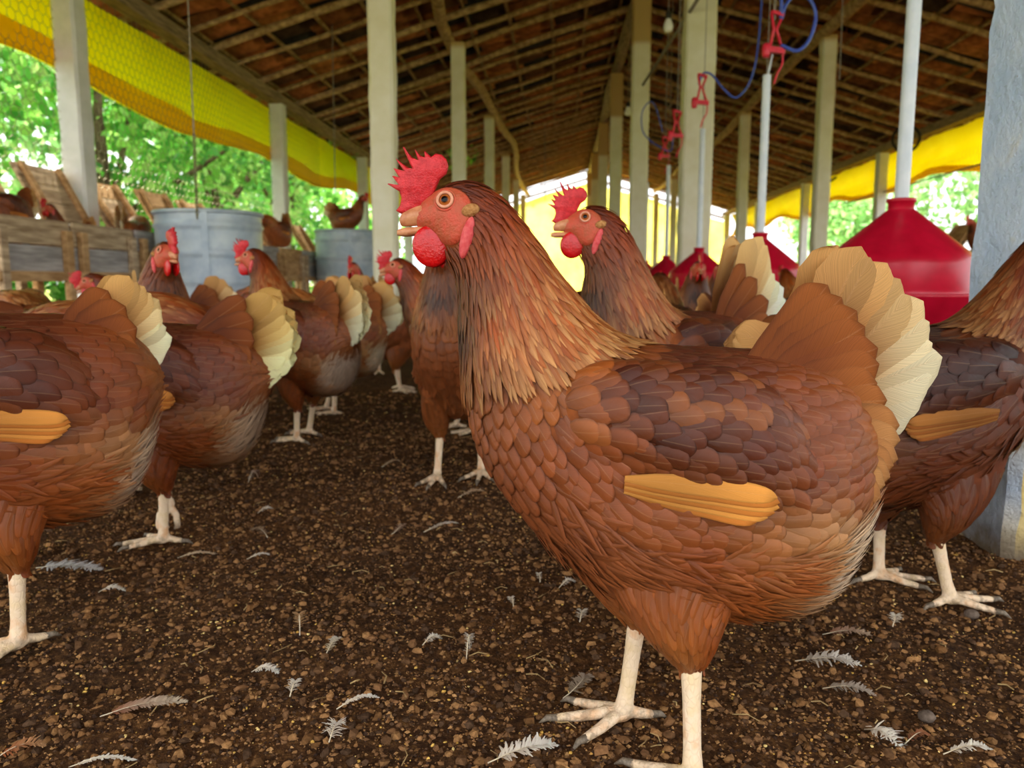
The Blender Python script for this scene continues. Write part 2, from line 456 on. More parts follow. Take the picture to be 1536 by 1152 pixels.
M['tarp_end'] = make_tarp('pale_yellow_tarp', lin(252, 236, 90), lin(254, 242, 130), .75)
def make_leaf(name, amt=.5):
    m, nt, out = mat_new(name); L = nt.links
    b = nt.nodes.new('ShaderNodeBsdfPrincipled'); b.inputs['Roughness'].default_value = .5; b.inputs['Specular IOR Level'].default_value = .3
    at = N(nt, 'ShaderNodeAttribute', attribute_name='Col'); L.new(at.outputs['Color'], b.inputs['Base Color'])
    t = nt.nodes.new('ShaderNodeBsdfTranslucent'); L.new(at.outputs['Color'], t.inputs[0])
    ms = nt.nodes.new('ShaderNodeMixShader'); ms.inputs[0].default_value = amt
    L.new(b.outputs[0], ms.inputs[1]); L.new(t.outputs[0], ms.inputs[2]); L.new(ms.outputs[0], out.inputs[0])
    return m
M['leaf'] = make_leaf('leaf')
def make_soil():
    m, nt, out = mat_new('litter_soil'); L = nt.links
    b = bsdf(nt, out, .95, .08)
    n = noise(nt, 26, 8, .65); n2 = noise(nt, 140, 6, .7); n3 = noise(nt, 2.2, 4)
    r = ramp(nt, n2.outputs[0], [(.3, lin(40, 27, 19)), (.5, lin(80, 55, 35)), (.68, lin(124, 90, 54)), (.8, lin(176, 134, 76))])
    r2 = ramp(nt, n.outputs[0], [(.3, (.62, .6, .6, 1)), (.7, (1.2, 1.15, 1.05, 1))])
    r3 = ramp(nt, n3.outputs[0], [(.35, (.8, .82, .86, 1)), (.65, (1.2, 1.1, .9, 1))])
    a = N(nt, 'ShaderNodeMix', data_type='RGBA', blend_type='MULTIPLY'); a.inputs[0].default_value = 1; L.new(r.outputs[0], a.inputs[6]); L.new(r2.outputs[0], a.inputs[7])
    c = N(nt, 'ShaderNodeMix', data_type='RGBA', blend_type='MULTIPLY'); c.inputs[0].default_value = 1; L.new(a.outputs[2], c.inputs[6]); L.new(r3.outputs[0], c.inputs[7])
    L.new(c.outputs[2], b.inputs['Base Color'])
    ad = N(nt, 'ShaderNodeMath', operation='ADD'); L.new(n.outputs[0], ad.inputs[0]); L.new(n2.outputs[0], ad.inputs[1])
    bump(nt, ad.outputs[0], b, .8, .006)
    return m
M['soil'] = make_soil()
def make_big_post():
    m, nt, out = mat_new('skylit_blue_yellow_limewash'); L = nt.links
    b = bsdf(nt, out, .9, .12)
    g = N(nt, 'ShaderNodeNewGeometry'); 
    tc = N(nt, 'ShaderNodeTexCoord'); sp = N(nt, 'ShaderNodeSeparateXYZ'); L.new(tc.outputs['Normal'], sp.inputs[0])
    n = noise(nt, 14, 8, .6); n2 = noise(nt, 70, 6, .65); n3 = noise(nt, 4, 3)
    bl = ramp(nt, n.outputs[0], [(.3, lin(190, 210, 234)), (.62, lin(214, 226, 242)), (.76, lin(216, 214, 204))])
    ye = ramp(nt, n.outputs[0], [(.3, lin(206, 176, 104)), (.65, lin(226, 202, 140)), (.8, lin(170, 140, 90))])
    # side faces tinted blue to paint in skylight; front and back stay yellow
    f = N(nt, 'ShaderNodeMath', operation='ABSOLUTE'); L.new(sp.outputs[0], f.inputs[0])
    st = ramp(nt, f.outputs[0], [(.55, (0, 0, 0, 1)), (.8, (1, 1, 1, 1))])
    mx = N(nt, 'ShaderNodeMix', data_type='RGBA'); L.new(st.outputs[0], mx.inputs[0]); L.new(ye.outputs[0], mx.inputs[6]); L.new(bl.outputs[0], mx.inputs[7])
    ch = ramp(nt, n2.outputs[0], [(.70, (0, 0, 0, 1)), (.74, (1, 1, 1, 1))])
    m2 = N(nt, 'ShaderNodeMix', data_type='RGBA'); L.new(ch.outputs[0], m2.inputs[0]); L.new(mx.outputs[2], m2.inputs[6]); m2.inputs[7].default_value = lin(150, 132, 108)
    # splashed dirt at the foot
    so = N(nt, 'ShaderNodeSeparateXYZ'); L.new(tc.outputs['Object'], so.inputs[0])
    ad = N(nt, 'ShaderNodeMath', operation='MULTIPLY_ADD'); ad.inputs[1].default_value = .12; L.new(n.outputs[0], ad.inputs[0]); L.new(so.outputs[2], ad.inputs[2])
    dr = ramp(nt, ad.outputs[0], [(.06, (1, 1, 1, 1)), (.13, (0, 0, 0, 1))])
    m4 = N(nt, 'ShaderNodeMix', data_type='RGBA'); L.new(dr.outputs[0], m4.inputs[0]); L.new(m2.outputs[2], m4.inputs[6]); m4.inputs[7].default_value = lin(120, 104, 84)
    L.new(m4.outputs[2], b.inputs['Base Color'])
    a2 = N(nt, 'ShaderNodeMath', operation='ADD'); L.new(n.outputs[0], a2.inputs[0]); L.new(n2.outputs[0], a2.inputs[1])
    bump(nt, a2.outputs[0], b, 1.0, .009)
    return m
M['big_post'] = make_big_post()
# ================================================================ STRUCTURE
ROWX = {'left eave': -2.46, 'left inner': -0.88, 'ridge': 0.655, 'right inner': 2.18, 'right eave': 3.80}
FRAMEY = [1.075, 3.9, 6.78, 9.66, 12.54, 15.42, 18.25]
RIDGE_X, RIDGE_Z, SLOPE = 0.655, 2.86, 0.30
ROOF_Y0, ROOF_Y1 = -1.3, 18.6
def roof_z(x): return RIDGE_Z - SLOPE * abs(x - RIDGE_X)

# ---- floor: one mesh, finely cut near the camera
def axis(lo, a, b, hi, step, grow):
    mid = list(np.arange(a, b, step)); out = []
    s = step; v = a
    while v > lo: s *= grow; v -= s; out.append(v)
    out = out[::-1] + mid; s = step; v = mid[-1]
    while v < hi: s *= grow; v += s; out.append(v)
    return np.array(out)
gx = axis(-7, -1.3, 1.3, 8, .013, 1.10); gy = axis(-5, .35, 2.2, 19.5, .012, 1.10)
GX, GY = np.meshgrid(gx, gy)
GZ = ground_hn(GX, GY)
nxx, nyy = len(gx), len(gy)
ii = (np.arange(nyy - 1)[:, None] * nxx + np.arange(nxx - 1)[None, :]).ravel()
floor = link('floor', mesh_np('floor', np.stack([GX, GY, GZ], -1).reshape(-1, 3), np.stack([ii, ii + 1, ii + nxx + 1, ii + nxx], -1), mat=M['soil']))
tag(floor, 'dark brown litter soil floor of the hen shed', None, kind='structure')
gmb = MB()
gmb.add([(-60, -25, -.05), (70, -25, -.05), (70, 90, -.05), (-60, 90, -.05)], [(0, 1, 2, 3)])
og = gmb.build('outside_ground', M['grass']); tag(og, 'green and dry grass ground around the shed', None, kind='structure')

# ---- posts
def rough_post(name, x, y, w, d, h, mat, label, seed, nz=26):
    rs = np.random.default_rng(seed)
    prof = []
    b = .012
    base = [(w / 2 - b, d / 2), (w / 2, d / 2 - b), (w / 2, 0), (w / 2, -d / 2 + b), (w / 2 - b, -d / 2), (0, -d / 2), (-w / 2 + b, -d / 2), (-w / 2, -d / 2 + b), (-w / 2, 0), (-w / 2, d / 2 - b), (-w / 2 + b, d / 2), (0, d / 2)]
    V = []; nb = len(base)
    for i in range(nz + 1):
        z = -.03 + (h + .03) * i / nz
        for (bx, by) in base:
            V.append((bx * (1 + .0) + rs.normal(0, .0016), by + rs.normal(0, .0016), z))
    F = [(i * nb + (k + 1) % nb, i * nb + k, (i + 1) * nb + k, (i + 1) * nb + (k + 1) % nb) for i in range(nz) for k in range(nb)]
    me = bpy.data.meshes.new(name); me.from_pydata(V, [], F + [tuple(range(nb)), tuple(range(nz * nb + nb - 1, nz * nb - 1, -1))]); me.update()
    me.materials.append(mat)
    o = link(name, me); o.location = (x, y, 0); autosmooth(o, 30)
    bm = bmesh.new(); bm.from_mesh(me); bmesh.ops.recalc_face_normals(bm, faces=bm.faces); bm.to_mesh(me); bm.free()
    tag(o, label, 'post', 'shed posts')
    return o
ordn = ['nearest', 'second', 'third', 'fourth', 'fifth', 'sixth', 'farthest']
for rn, x in ROWX.items():
    for k, y in enumerate(FRAMEY):
        if k == 0 and rn != 'ridge': continue
        if rn == 'right inner' and k == 1: pass
        h = roof_z(x) - .05
        if rn == 'ridge' and k == 0:
            rough_post('concrete_post', x, y, .15, .15, h, M['big_post'], 'thick yellow limewashed post close to the camera at far right, with blue skylight painted on its sides', 11, 90)
            continue
        w = .145 if rn == 'ridge' else .118
        px_, py_ = x, y
        if rn == 'ridge' and k == 1: px_, py_, w = .847, 5.08, .185
        nm = ordn[k - 1] if rn != 'ridge' else ordn[k]
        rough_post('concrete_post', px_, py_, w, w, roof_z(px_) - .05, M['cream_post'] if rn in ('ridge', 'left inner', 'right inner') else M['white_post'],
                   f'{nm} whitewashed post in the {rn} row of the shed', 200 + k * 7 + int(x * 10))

# ---- beams along the post rows
def crooked(p0, p1, n, amp, seed, sag=0):
    rs = np.random.default_rng(seed); p0 = Vector(p0); p1 = Vector(p1)
    a = rs.normal(0, 1, (n + 1, 2)); k = np.array([.25, .5, .25])
    for c in range(2): a[:, c] = np.convolve(np.pad(a[:, c], 1, mode='edge'), k, 'valid')
    d = (p1 - p0).normalized(); s = d.cross(Vector((0, 0, 1))).normalized(); u = s.cross(d)
    return [p0.lerp(p1, i / n) + s * float(a[i, 0]) * amp + u * float(a[i, 1]) * amp * .6 for i in range(n + 1)]
for rn, x in ROWX.items():
    z = roof_z(x)
    mb = MB()
    if 'eave' in rn:
        mb.box((x, (ROOF_Y0 + ROOF_Y1) / 2, z - .01), (.10, ROOF_Y1 - ROOF_Y0, .085), bev=.01)
        o = mb.build('eave_beam', M['timber'])
        tag(o, f'long squared grey timber beam along the {rn} of the roof', 'beam', 'beams under the roof')
    elif rn == 'ridge':
        mb.tube(crooked((x, ROOF_Y0, z), (x, ROOF_Y1, z), 30, .02, 3), .06, 10)
        tag(mb.build('ridge_beam', M['timber'], smooth=True), 'round grey ridge pole along the top of the roof', 'beam', 'beams under the roof')
    else:
        mb.tube(crooked((x, ROOF_Y0, z - .01), (x, ROOF_Y1, z - .01), 18, .085, 500 + int(x * 10)), .048, 10)
        tag(mb.build('purlin_pole', M['pole'], smooth=True), f'crooked tree trunk pole lying on the {rn} posts under the roof', 'beam', 'beams under the roof')

# ---- roof: cover slab with rafters, battens and tiles as parts
rmb = MB()
EX = {-1: -2.95, 1: 4.28}
for s in (-1, 1):
    xe = EX[s]; zz = lambda x, o: roof_z(x) + o
    v = [(RIDGE_X, ROOF_Y0 - .1, zz(RIDGE_X, .2)), (xe, ROOF_Y0 - .1, zz(xe, .2)), (xe, ROOF_Y1 + .1, zz(xe, .2)), (RIDGE_X, ROOF_Y1 + .1, zz(RIDGE_X, .2))]
    rmb.add(v + [(a, b, c + .03) for a, b, c in v], [(0, 1, 2, 3), (7, 6, 5, 4), (0, 4, 5, 1), (1, 5, 6, 2), (2, 6, 7, 3), (3, 7, 4, 0)])
roof = rmb.build('roof', M['roof_top']); tag(roof, 'clay tile roof on pole rafters and battens seen from below', None, kind='structure')
rs = np.random.default_rng(21)
for s in (-1, 1):
    y = ROOF_Y0 + .08
    while y < ROOF_Y1:
        xe = EX[s] + .08 * s * -1
        dy = rs.normal(0, .07)
        mb = MB()
        r0 = rs.uniform(.021, .034)
        p = crooked((RIDGE_X, y, roof_z(RIDGE_X) + .045), (xe, y + dy, roof_z(xe) + .045), 12, .022, int(rs.integers(1e6)))
        mb.tube(p, list(np.linspace(r0, r0 * .8, 13)), 7)
        mb.build('rafter', M['pole'], roof, smooth=True)
        y += rs.uniform(.34, .5)
    L = 3.3 if s < 0 else 3.4
    for k in range(11):
        x = RIDGE_X + s * (.12 + k * .33) + rs.normal(0, .02)
        if abs(x) > abs(EX[s]): continue
        mb = MB()
        mb.tube(crooked((x, ROOF_Y0, roof_z(x) + .088), (x, ROOF_Y1, roof_z(x) + .088), 46, .012, int(rs.integers(1e6))), .016, 5)
        mb.build('batten', M['batten'], roof, smooth=True)
# tiles
def tile_geo(r=.098, L=.43, n=6):
    V = []; F = []
    for i, xx in enumerate((0, L)):
        rr = r * (1 - .12 * i)
        for k in range(n + 1):
            a = PI + PI * k / n
            V.append((xx, rr * math.cos(a), rr * .75 * math.sin(a)))
    for k in range(n): F.append((k, k + 1, n + 2 + k, n + 1 + k))
    return np.array(V), np.array(F)
TV, TF = tile_geo()
tile_me = mesh_np('tile', TV, TF, col=np.ones((len(TV), 3)), mat=M['tile'])
tiles = []
TCOL = [(196, 128, 84), (180, 114, 76), (150, 98, 68), (120, 84, 64), (80, 64, 58), (212, 148, 98), (60, 60, 68)]
for s in (-1, 1):
    ang = math.atan(SLOPE)
    for r_ in range(10):
        for c in range(int((ROOF_Y1 - ROOF_Y0) / .215)):
            x = RIDGE_X + s * (.05 + r_ * .345); y = ROOF_Y0 + .1 + c * .215 + rs.normal(0, .012)
            if rs.random() < .02: continue
            z = roof_z(x) + .178 + rs.normal(0, .008)
            Mx = Matrix.Translation((x, y, z)) @ Matrix.Rotation(0 if s > 0 else PI, 4, 'Z') @ Matrix.Rotation(ang + rs.normal(0, .02), 4, 'Y') @ Matrix.Rotation(rs.normal(0, .06), 4, 'Z') @ Matrix.Rotation(rs.normal(0, .12), 4, 'X')
            colr = lin(*TCOL[int(rs.choice(7, p=[.17, .18, .18, .17, .13, .09, .08]))])
            q = project((x, y, z))
            inv = q is not None and -10 < q[0] < 1546 and 0 < q[1] < 420
            tiles.append((q[2] if inv else 1e9, Mx, colr))
tiles.sort(key=lambda t: t[0])
for d, Mx, c in tiles[:300]:
    o = link('tile', tile_me, roof); o.matrix_local = Mx; o.color = c
rest = tiles[300:]
TV4 = np.c_[TV, np.ones(len(TV))]
VV = np.concatenate([(TV4 @ np.array(m).T)[:, :3] for _, m, _ in rest])
FF = np.concatenate([TF + i * len(TV) for i in range(len(rest))])
CC = np.repeat(np.array([c[:3] for _, _, c in rest]), len(TV), 0)
ts = link('tile_field', mesh_np('tile_field', VV, FF, col=CC, mat=M['tile']), roof); ts['kind'] = 'stuff'

# ---- tarps
def sheet(name, fn, nu, nv, mat, parent=None, thick=.003):
    V = np.array([fn(u / nu, v / nv) for v in range(nv + 1) for u in range(nu + 1)])
    ii = (np.arange(nv)[:, None] * (nu + 1) + np.arange(nu)[None, :]).ravel()
    o = link(name, mesh_np(name, V, np.stack([ii, ii + 1, ii + nu + 2, ii + nu + 1], -1), mat=mat), parent)
    return o
_ns = lambda x, y, s: float(vnoise(np.array([x]), np.array([y]), s)[0]) - .5
def left_tarp(u, v):
    y = 1.1 + u * 17.2
    top = roof_z(ROWX['left eave']) - .06
    bot = 1.39 + .05 * math.sin((y - 3.9) / 2.88 * 2 * PI + 2.0) + .04 * _ns(y * 1.3, 0, 5)
    z = top + (bot - top) * v
    x = -2.56 + .05 * math.sin(v * PI) * (.5 + _ns(y * .9, 2, 6)) + .03 * _ns(y * 5, v * 4, 7) + .012 * _ns(y * 16, v * 9, 9)
    return (x, y, z)
lt = sheet('yellow_tarpaulin', left_tarp, 260, 16, M['tarp'])
tag(lt, 'long yellow tarpaulin hung under the left eave in front of green trees', 'tarpaulin', 'yellow tarpaulins around the shed')
def left_hem(u, v):
    y = 1.1 + u * 17.2
    a = left_tarp(u, 1.0); b = left_tarp(u, .74 + .08 * _ns(y * 2, 7, 3))
    t = v
    if v < .5: q = v * 2; p = Vector(b).lerp(Vector(a), q); return (p.x + .012, p.y, p.z - .012 * math.sin(q * PI))
    q = (v - .5) * 2; p = Vector(a).lerp(Vector(b), q); return (p.x + .028 + .01 * math.sin(q * PI), p.y, p.z - .005)
lh = sheet('hem_fold', left_hem, 260, 12, M['tarp'], lt)
def right_tarp(u, v):
    y = 4.0 + u * 14.3
    top = roof_z(ROWX['right eave']) - .05
    bot = top - .40 - .07 * math.sin((y - 4) / 2.88 * 2 * PI + 1.2) - .09 * _ns(y * 1.1, 5, 8)
    z = top + (bot - top) * v
    x = 3.9 + .09 * math.sin(v * PI) * (.6 + _ns(y * 1.2, 1, 2)) + .05 * _ns(y * 3.5, v * 3, 4) + .02 * _ns(y * 12, v * 7, 11)
    return (x, y, z)
rt_ = sheet('yellow_tarpaulin', right_tarp, 220, 14, M['tarp'])
tag(rt_, 'crumpled yellow tarpaulin rolled up along the right eave', 'tarpaulin', 'yellow tarpaulins around the shed')
def right_hem(u, v):
    a = Vector(right_tarp(u, 1.0)); an = v * 2 * PI
    r = .035 + .012 * _ns(u * 60, 2, 3)
    return (a.x + r * math.cos(an), a.y, a.z + r * math.sin(an))
sheet('rolled_edge', right_hem, 160, 10, M['tarp'], rt_)
def end_tarp(u, v):
    x = -2.5 + u * 6.4
    top = roof_z(x) - .17 - .05 * abs(math.sin(u * 9)); z = .04 + (top - .04) * v
    return (x, 18.45 + .05 * math.sin(u * 25) * math.sin(v * 3) + .06 * _ns(u * 12, v * 5, 3), z)
et = sheet('yellow_tarpaulin', end_tarp, 90, 24, M['tarp_end'])
tag(et, 'glowing pale yellow tarpaulin closing the far end wall of the shed', 'tarpaulin', 'yellow tarpaulins around the shed')
mb = MB(); mb.tube([(-2.5, 18.42, roof_z(-2.5) - .12), (RIDGE_X, 18.42, roof_z(RIDGE_X) - .12), (3.9, 18.42, roof_z(3.9) - .12)], .03, 6)
tag(mb.build('gable_pole', M['pole'], smooth=True), 'sloping pole above the yellow end wall of the shed', 'beam')
mb = MB(); mb.box((-2.42, 9.7, .07), (.10, 17.2, .24)); o = mb.build('trim_1', M['white_wall']); tag(o, 'low white kerb wall along the left side', kind='structure')
mb = MB(); mb.box((3.86, 11, .05), (.10, 14.6, .2)); o = mb.build('trim_2', M['white_wall']); tag(o, 'low white kerb wall along the right side', kind='structure')

# ---- chicken wire along the left side
def hex_wire(name, y0, y1, z0, z1, x, a, rad, mat, label):
    V = []; F = []
    h = a * math.sqrt(3)
    segs = []
    ny = int((y1 - y0) / h); nz = int((z1 - z0) / (1.5 * a))
    for j in range(nz + 1):
        for i in range(ny + 1):
            cy = y0 + i * h + (j % 2) * h / 2; cz = z0 + j * 1.5 * a
            P = [(cy + a * math.sin(k * PI / 3), cz + a * math.cos(k * PI / 3)) for k in (0, 1, 2, 3)]
            segs += [(P[0], P[1]), (P[1], P[2]), (P[2], P[3])]
    S = np.array(segs)
    d = S[:, 1] - S[:, 0]; L = np.linalg.norm(d, axis=1, keepdims=True); n = np.c_[-d[:, 1], d[:, 0]] / L
    ring = []
    for k in range(3):
        an = 2 * PI * k / 3; o = n * math.cos(an) * rad
        for e in (0, 1):
            q = S[:, e] + o
            ring.append(np.c_[np.full(len(q), x + math.sin(an) * rad), q])
    V = np.stack(ring, 1)   # (m, 6, 3): k0e0,k0e1,k1e0...
    base = (np.arange(len(S)) * 6)[:, None]
    F = np.concatenate([base + np.array([0, 1, 3, 2]), base + np.array([2, 3, 5, 4]), base + np.array([4, 5, 1, 0])])
    o = link(name, mesh_np(name, V.reshape(-1, 3), F, mat=mat)); tag(o, label, 'wire mesh', 'wire mesh on the sides', kind='stuff')
    return o
hex_wire('wire_mesh', 2.9, 8.0, .75, 1.9, -2.5, .032, .0016, M['wire'], 'hexagonal chicken wire stretched along the left side in front of the yellow tarpaulin')
hex_wire('wire_mesh', 6.0, 12.0, .3, 1.6, 3.84, .04, .0013, M['wire'], 'hexagonal chicken wire across the open right side')
# ================================================================ OUTSIDE: trees, fence
LEAF_V = np.array([(0, 0, 0), (.3, .28, .06), (.65, .25, .05), (1, 0, -.04), (.65, -.25, .05), (.3, -.28, .06)])
LEAF_F = np.array([[0, 1, 2, 3], [0, 3, 4, 5]])
def tree(loc, rad, zlo, zhi, nleaf, leaf, label, seed, cols, nblob=16, trunk=.1, sparse=.0):
    rs = np.random.default_rng(seed)
    root = empty('tree', loc, 0, label, 'tree', 'trees around the shed')
    bl = np.c_[rs.normal(0, rad * .5, nblob), rs.normal(0, rad * .5, nblob), rs.uniform(zlo, zhi, nblob)]
    br = rs.uniform(.28, .5, nblob) * rad
    k = rs.integers(0, nblob, nleaf)
    d = rs.normal(0, 1, (nleaf, 3)); d /= np.linalg.norm(d, axis=1, keepdims=True)
    P = bl[k] + d * (br[k] * rs.uniform(.45, 1.05, nleaf) ** .6)[:, None]
    P[:, 2] = np.maximum(P[:, 2], .03)
    ax = rs.normal(0, 1, (nleaf, 3)); ax[:, 2] -= .5; ax /= np.linalg.norm(ax, axis=1, keepdims=True)
    b = np.cross(ax, rs.normal(0, 1, (nleaf, 3))); b /= np.linalg.norm(b, axis=1, keepdims=True)
    c = np.cross(ax, b)
    s = leaf * rs.uniform(.6, 1.4, nleaf)
    V = P[:, None, :] + s[:, None, None] * (LEAF_V[None, :, 0:1] * ax[:, None] + LEAF_V[None, :, 1:2] * b[:, None] + LEAF_V[None, :, 2:3] * c[:, None])
    F = (np.arange(nleaf) * 6)[:, None, None] + LEAF_F[None]
    cc = np.array([s2l(x) for x in cols]); C = cc[rs.integers(0, len(cols), nleaf)] * rs.uniform(.75, 1.2, (nleaf, 1))
    o = link('foliage', mesh_np('foliage', V.reshape(-1, 3), F.reshape(-1, 4), col=np.repeat(C, 6, 0), smooth=False, mat=M['leaf']), root); o['kind'] = 'stuff'
    mb = MB(); mb.tube(crooked((0, 0, -.1), (rs.normal(0, .2), rs.normal(0, .2), zlo + (zhi - zlo) * .6), 6, .06, seed), [trunk * (1.1 - .12 * i) for i in range(7)], 8)
    mb.build('trunk', M['bark'], root, smooth=True)
    for i in range(5):
        mb = MB(); q = bl[i]
        mb.tube(crooked((0, 0, zlo + (q[2] - zlo) * .3), tuple(q), 4, .04, seed + i), [trunk * .5, trunk * .4, trunk * .3, trunk * .2, trunk * .1], 6)
        mb.build('branch', M['bark'], root, smooth=True)
    return root
G1 = [(140, 206, 90), (110, 184, 76), (168, 220, 108), (92, 164, 76), (190, 228, 128)]
G2 = [(130, 182, 110), (154, 200, 130), (114, 164, 92), (180, 212, 142)]
tree((-5.2, 5.2, 0), 1.9, .5, 4.2, 7000, .13, 'leafy bright green tree behind the wooden nest boxes at far left', 1, G1)
tree((-5.0, 8.4, 0), 1.9, .4, 4.0, 7000, .13, 'bright green tree behind the chain hanging at the left opening', 2, G1)
tree((-5.2, 11.6, 0), 2.0, .4, 4.0, 6500, .14, 'bright green tree behind the second left eave post', 3, G1)
tree((-5.4, 15.2, 0), 2.1, .3, 4.0, 6000, .15, 'bright green tree seen past the end of the left eave', 4, G1)
tree((-8.5, 10.5, 0), 3.0, 1.0, 6.0, 6000, .2, 'tall pale green tree farther back on the left side', 5, G2)
tree((-9.0, 18.0, 0), 3.2, .8, 6.0, 6000, .22, 'tall pale green tree far back past the galvanised drums', 6, G2)
tree((-6.2, 3.6, 0), 1.3, .2, 3.2, 5000, .12, 'low green bush tree at the extreme left edge', 7, G1)
tree((10.5, 17.0, 0), 2.6, 1.6, 5.5, 5000, .17, 'pale green tree behind the big red feeder on the right', 8, G2)
tree((14.5, 20.5, 0), 3.0, 2.0, 6.5, 4500, .2, 'airy pale green tree beside the blue post on the right', 9, G2)
tree((11.0, 30.0, 0), 3.0, 1.8, 5.0, 4000, .25, 'distant green tree seen past the right inner post', 10, G2)
def shrub(x, y, r, h, n, label, seed):
    return tree((x, y, 0), r, .1, h, n, .09, label, seed, G1, 10, .03)
shrub(-4.0, 4.5, .7, .5, 2600, 'low bright green shrub seen under the wooden nest boxes', 31)
shrub(-4.0, 6.2, .7, .5, 2600, 'low green shrub behind the big galvanised drum', 32)
shrub(-3.9, 3.2, .6, .45, 2200, 'low sunlit green shrub at the left edge under the boxes', 33)
shrub(-4.1, 8.4, .8, .6, 2600, 'low green shrub behind the second galvanised drum', 34)
# fence on the right
fe = empty('wire_fence', (0, 0, 0), 0, 'wire fence with white posts outside the right side', 'fence')
for k, y in enumerate((9.0, 13.0, 17.0, 21.0, 25.0)):
    mb = MB(); mb.box((7.6 + .02 * k, y, .6), (.11, .11, 1.5), bev=.012); mb.build('fence_post', M['white_post'], fe)
for z in (.35, .6, .85, 1.1, 1.3):
    mb = MB(); mb.tube([(7.6, 8, z), (7.66, 16, z - .02), (7.7, 26, z)], .007, 5); mb.build('fence_wire', M['wire'], fe)
# ================================================================ FURNITURE
def nest_box(x, y, side, label, seed, ln=.5, lid=True, rot=0.0):
    """box on legs; front looks to the aisle (+x for side=1); lid swung up and leaning outward"""
    rs = np.random.default_rng(seed)
    r = empty('nest_box', (x, y, 0), rot if side > 0 else PI + rot, label, 'nest box', 'wooden nest boxes along the shed sides')
    mats = [M['plank'], M['plank2'], M['plank3']]
    z0, z1, dp = .40, .625, .18
    hb = (z1 - z0) / 2
    for k in range(2):     # front boards
        mb = MB(); mb.box((0, rs.normal(0, .006), z0 + hb * (k + .5)), (.018, ln - .012, hb - .006), bev=.003)
        mb.build('plank', mats[int(rs.integers(3))], r)
        mb = MB(); mb.box((-dp, 0, z0 + hb * (k + .5)), (.018, ln - .012, hb - .006), bev=.003); mb.build('plank', mats[int(rs.integers(3))], r)
    for sy in (-1, 1):
        mb = MB(); mb.box((-dp / 2, sy * (ln / 2 - .012), (z0 + z1) / 2 - .01), (dp - .02, .016, z1 - z0 - .03), bev=.003); mb.build('side_panel', mats[int(rs.integers(3))], r)
        for xx in (.024, -dp - .024):
            mb = MB(); mb.box((xx, sy * (ln / 2 - .045), .28), (.03, .045, .6), bev=.004); mb.build('leg', mats[int(rs.integers(2))], r)
    for q in range(3):
        mb = MB(); mb.box((-.04 - q * .055, 0, z0 + .01), (.05, ln - .04, .014)); mb.build('floor_slat', M['plank'], r)
    mb = MB(); mb.box((.02, 0, z0 - .02), (.03, ln - .01, .04), bev=.004); mb.build('rail', M['plank2'], r)
    if lid:
        le = empty('lid', (-dp + .01, 0, z1 + .012)); le.parent = r
        le.rotation_euler = (0, R(-33 + rs.normal(0, 3)), 0)
        w = ln * .74
        for k in range(3):
            mb = MB(); mb.box((0, 0, .05 + k * .1), (.014, w, .096), bev=.003); mb.build('lid_board', mats[int(rs.integers(2))], le)
        for sy in (-1, 1):
            mb = MB(); mb.box((.019, sy * w * .36, .15), (.022, .035, .29), bev=.003); mb.build('lid_batten', M['plank2'], le)
    return r
words = ['first', 'second', 'third', 'fourth', 'fifth', 'sixth', 'seventh', 'eighth', 'ninth']
for k in range(9):
    nest_box(-2.20, 3.12 + .52 * k, 1, f'{words[k]} weathered wooden nest box with raised lid from the left edge' if k != 7 else 'eighth weathered wooden nest box from the left edge, without a lid', 50 + k, lid=k != 7)
for k in range(5):
    nest_box(3.42, 6.0 + .75 * k, -1, f'{words[k]} brown wooden nest box with raised lid on the right side', 80 + k, ln=.6)

def drum(x, y, h, r0, label):
    r = empty('drum', (x, y, 0), 0, label, 'drum', 'galvanised drums')
    prof = [(r0 * .97, -.02), (r0, 0)]
    nr = 5
    for k in range(nr):
        zc = h * (k + .5) / nr
        prof += [(r0, zc - .035), (r0 * 1.0, zc - .016), (r0 + .011, zc), (r0, zc + .016), (r0, zc + .035)]
    prof += [(r0, h)]
    mb = MB(); mb.lathe(prof, 48, cap=(True, False)); mb.build('shell', M['zinc'], r, smooth=True)
    mb = MB(); mb.lathe([(r0 - .004, h - .05), (r0 - .004, h), (r0 + .008, h + .006), (r0 + .012, h - .004), (r0 + .008, h - .014), (r0, h - .016)], 48, cap=(False, False)); mb.build('rim', M['zinc'], r, smooth=True)
    mb = MB(); mb.lathe([(.001, h - .035), (r0 - .004, h - .03)], 48, cap=(False, False)); mb.build('lid_plate', M['zinc'], r, smooth=True)
    mb = MB(); a = R(-70); mb.box((math.cos(a) * (r0 + .004), math.sin(a) * (r0 + .004), h / 2), (.012, .03, h - .02), Matrix.Rotation(a, 3, 'Z')); mb.build('seam', M['zinc'], r)
    return r
drum(-1.895, 4.12, .72, .272, 'large ribbed galvanised drum in front of the nest boxes')
drum(-1.90, 6.85, .80, .272, 'smaller looking galvanised drum farther back near the tall white post')

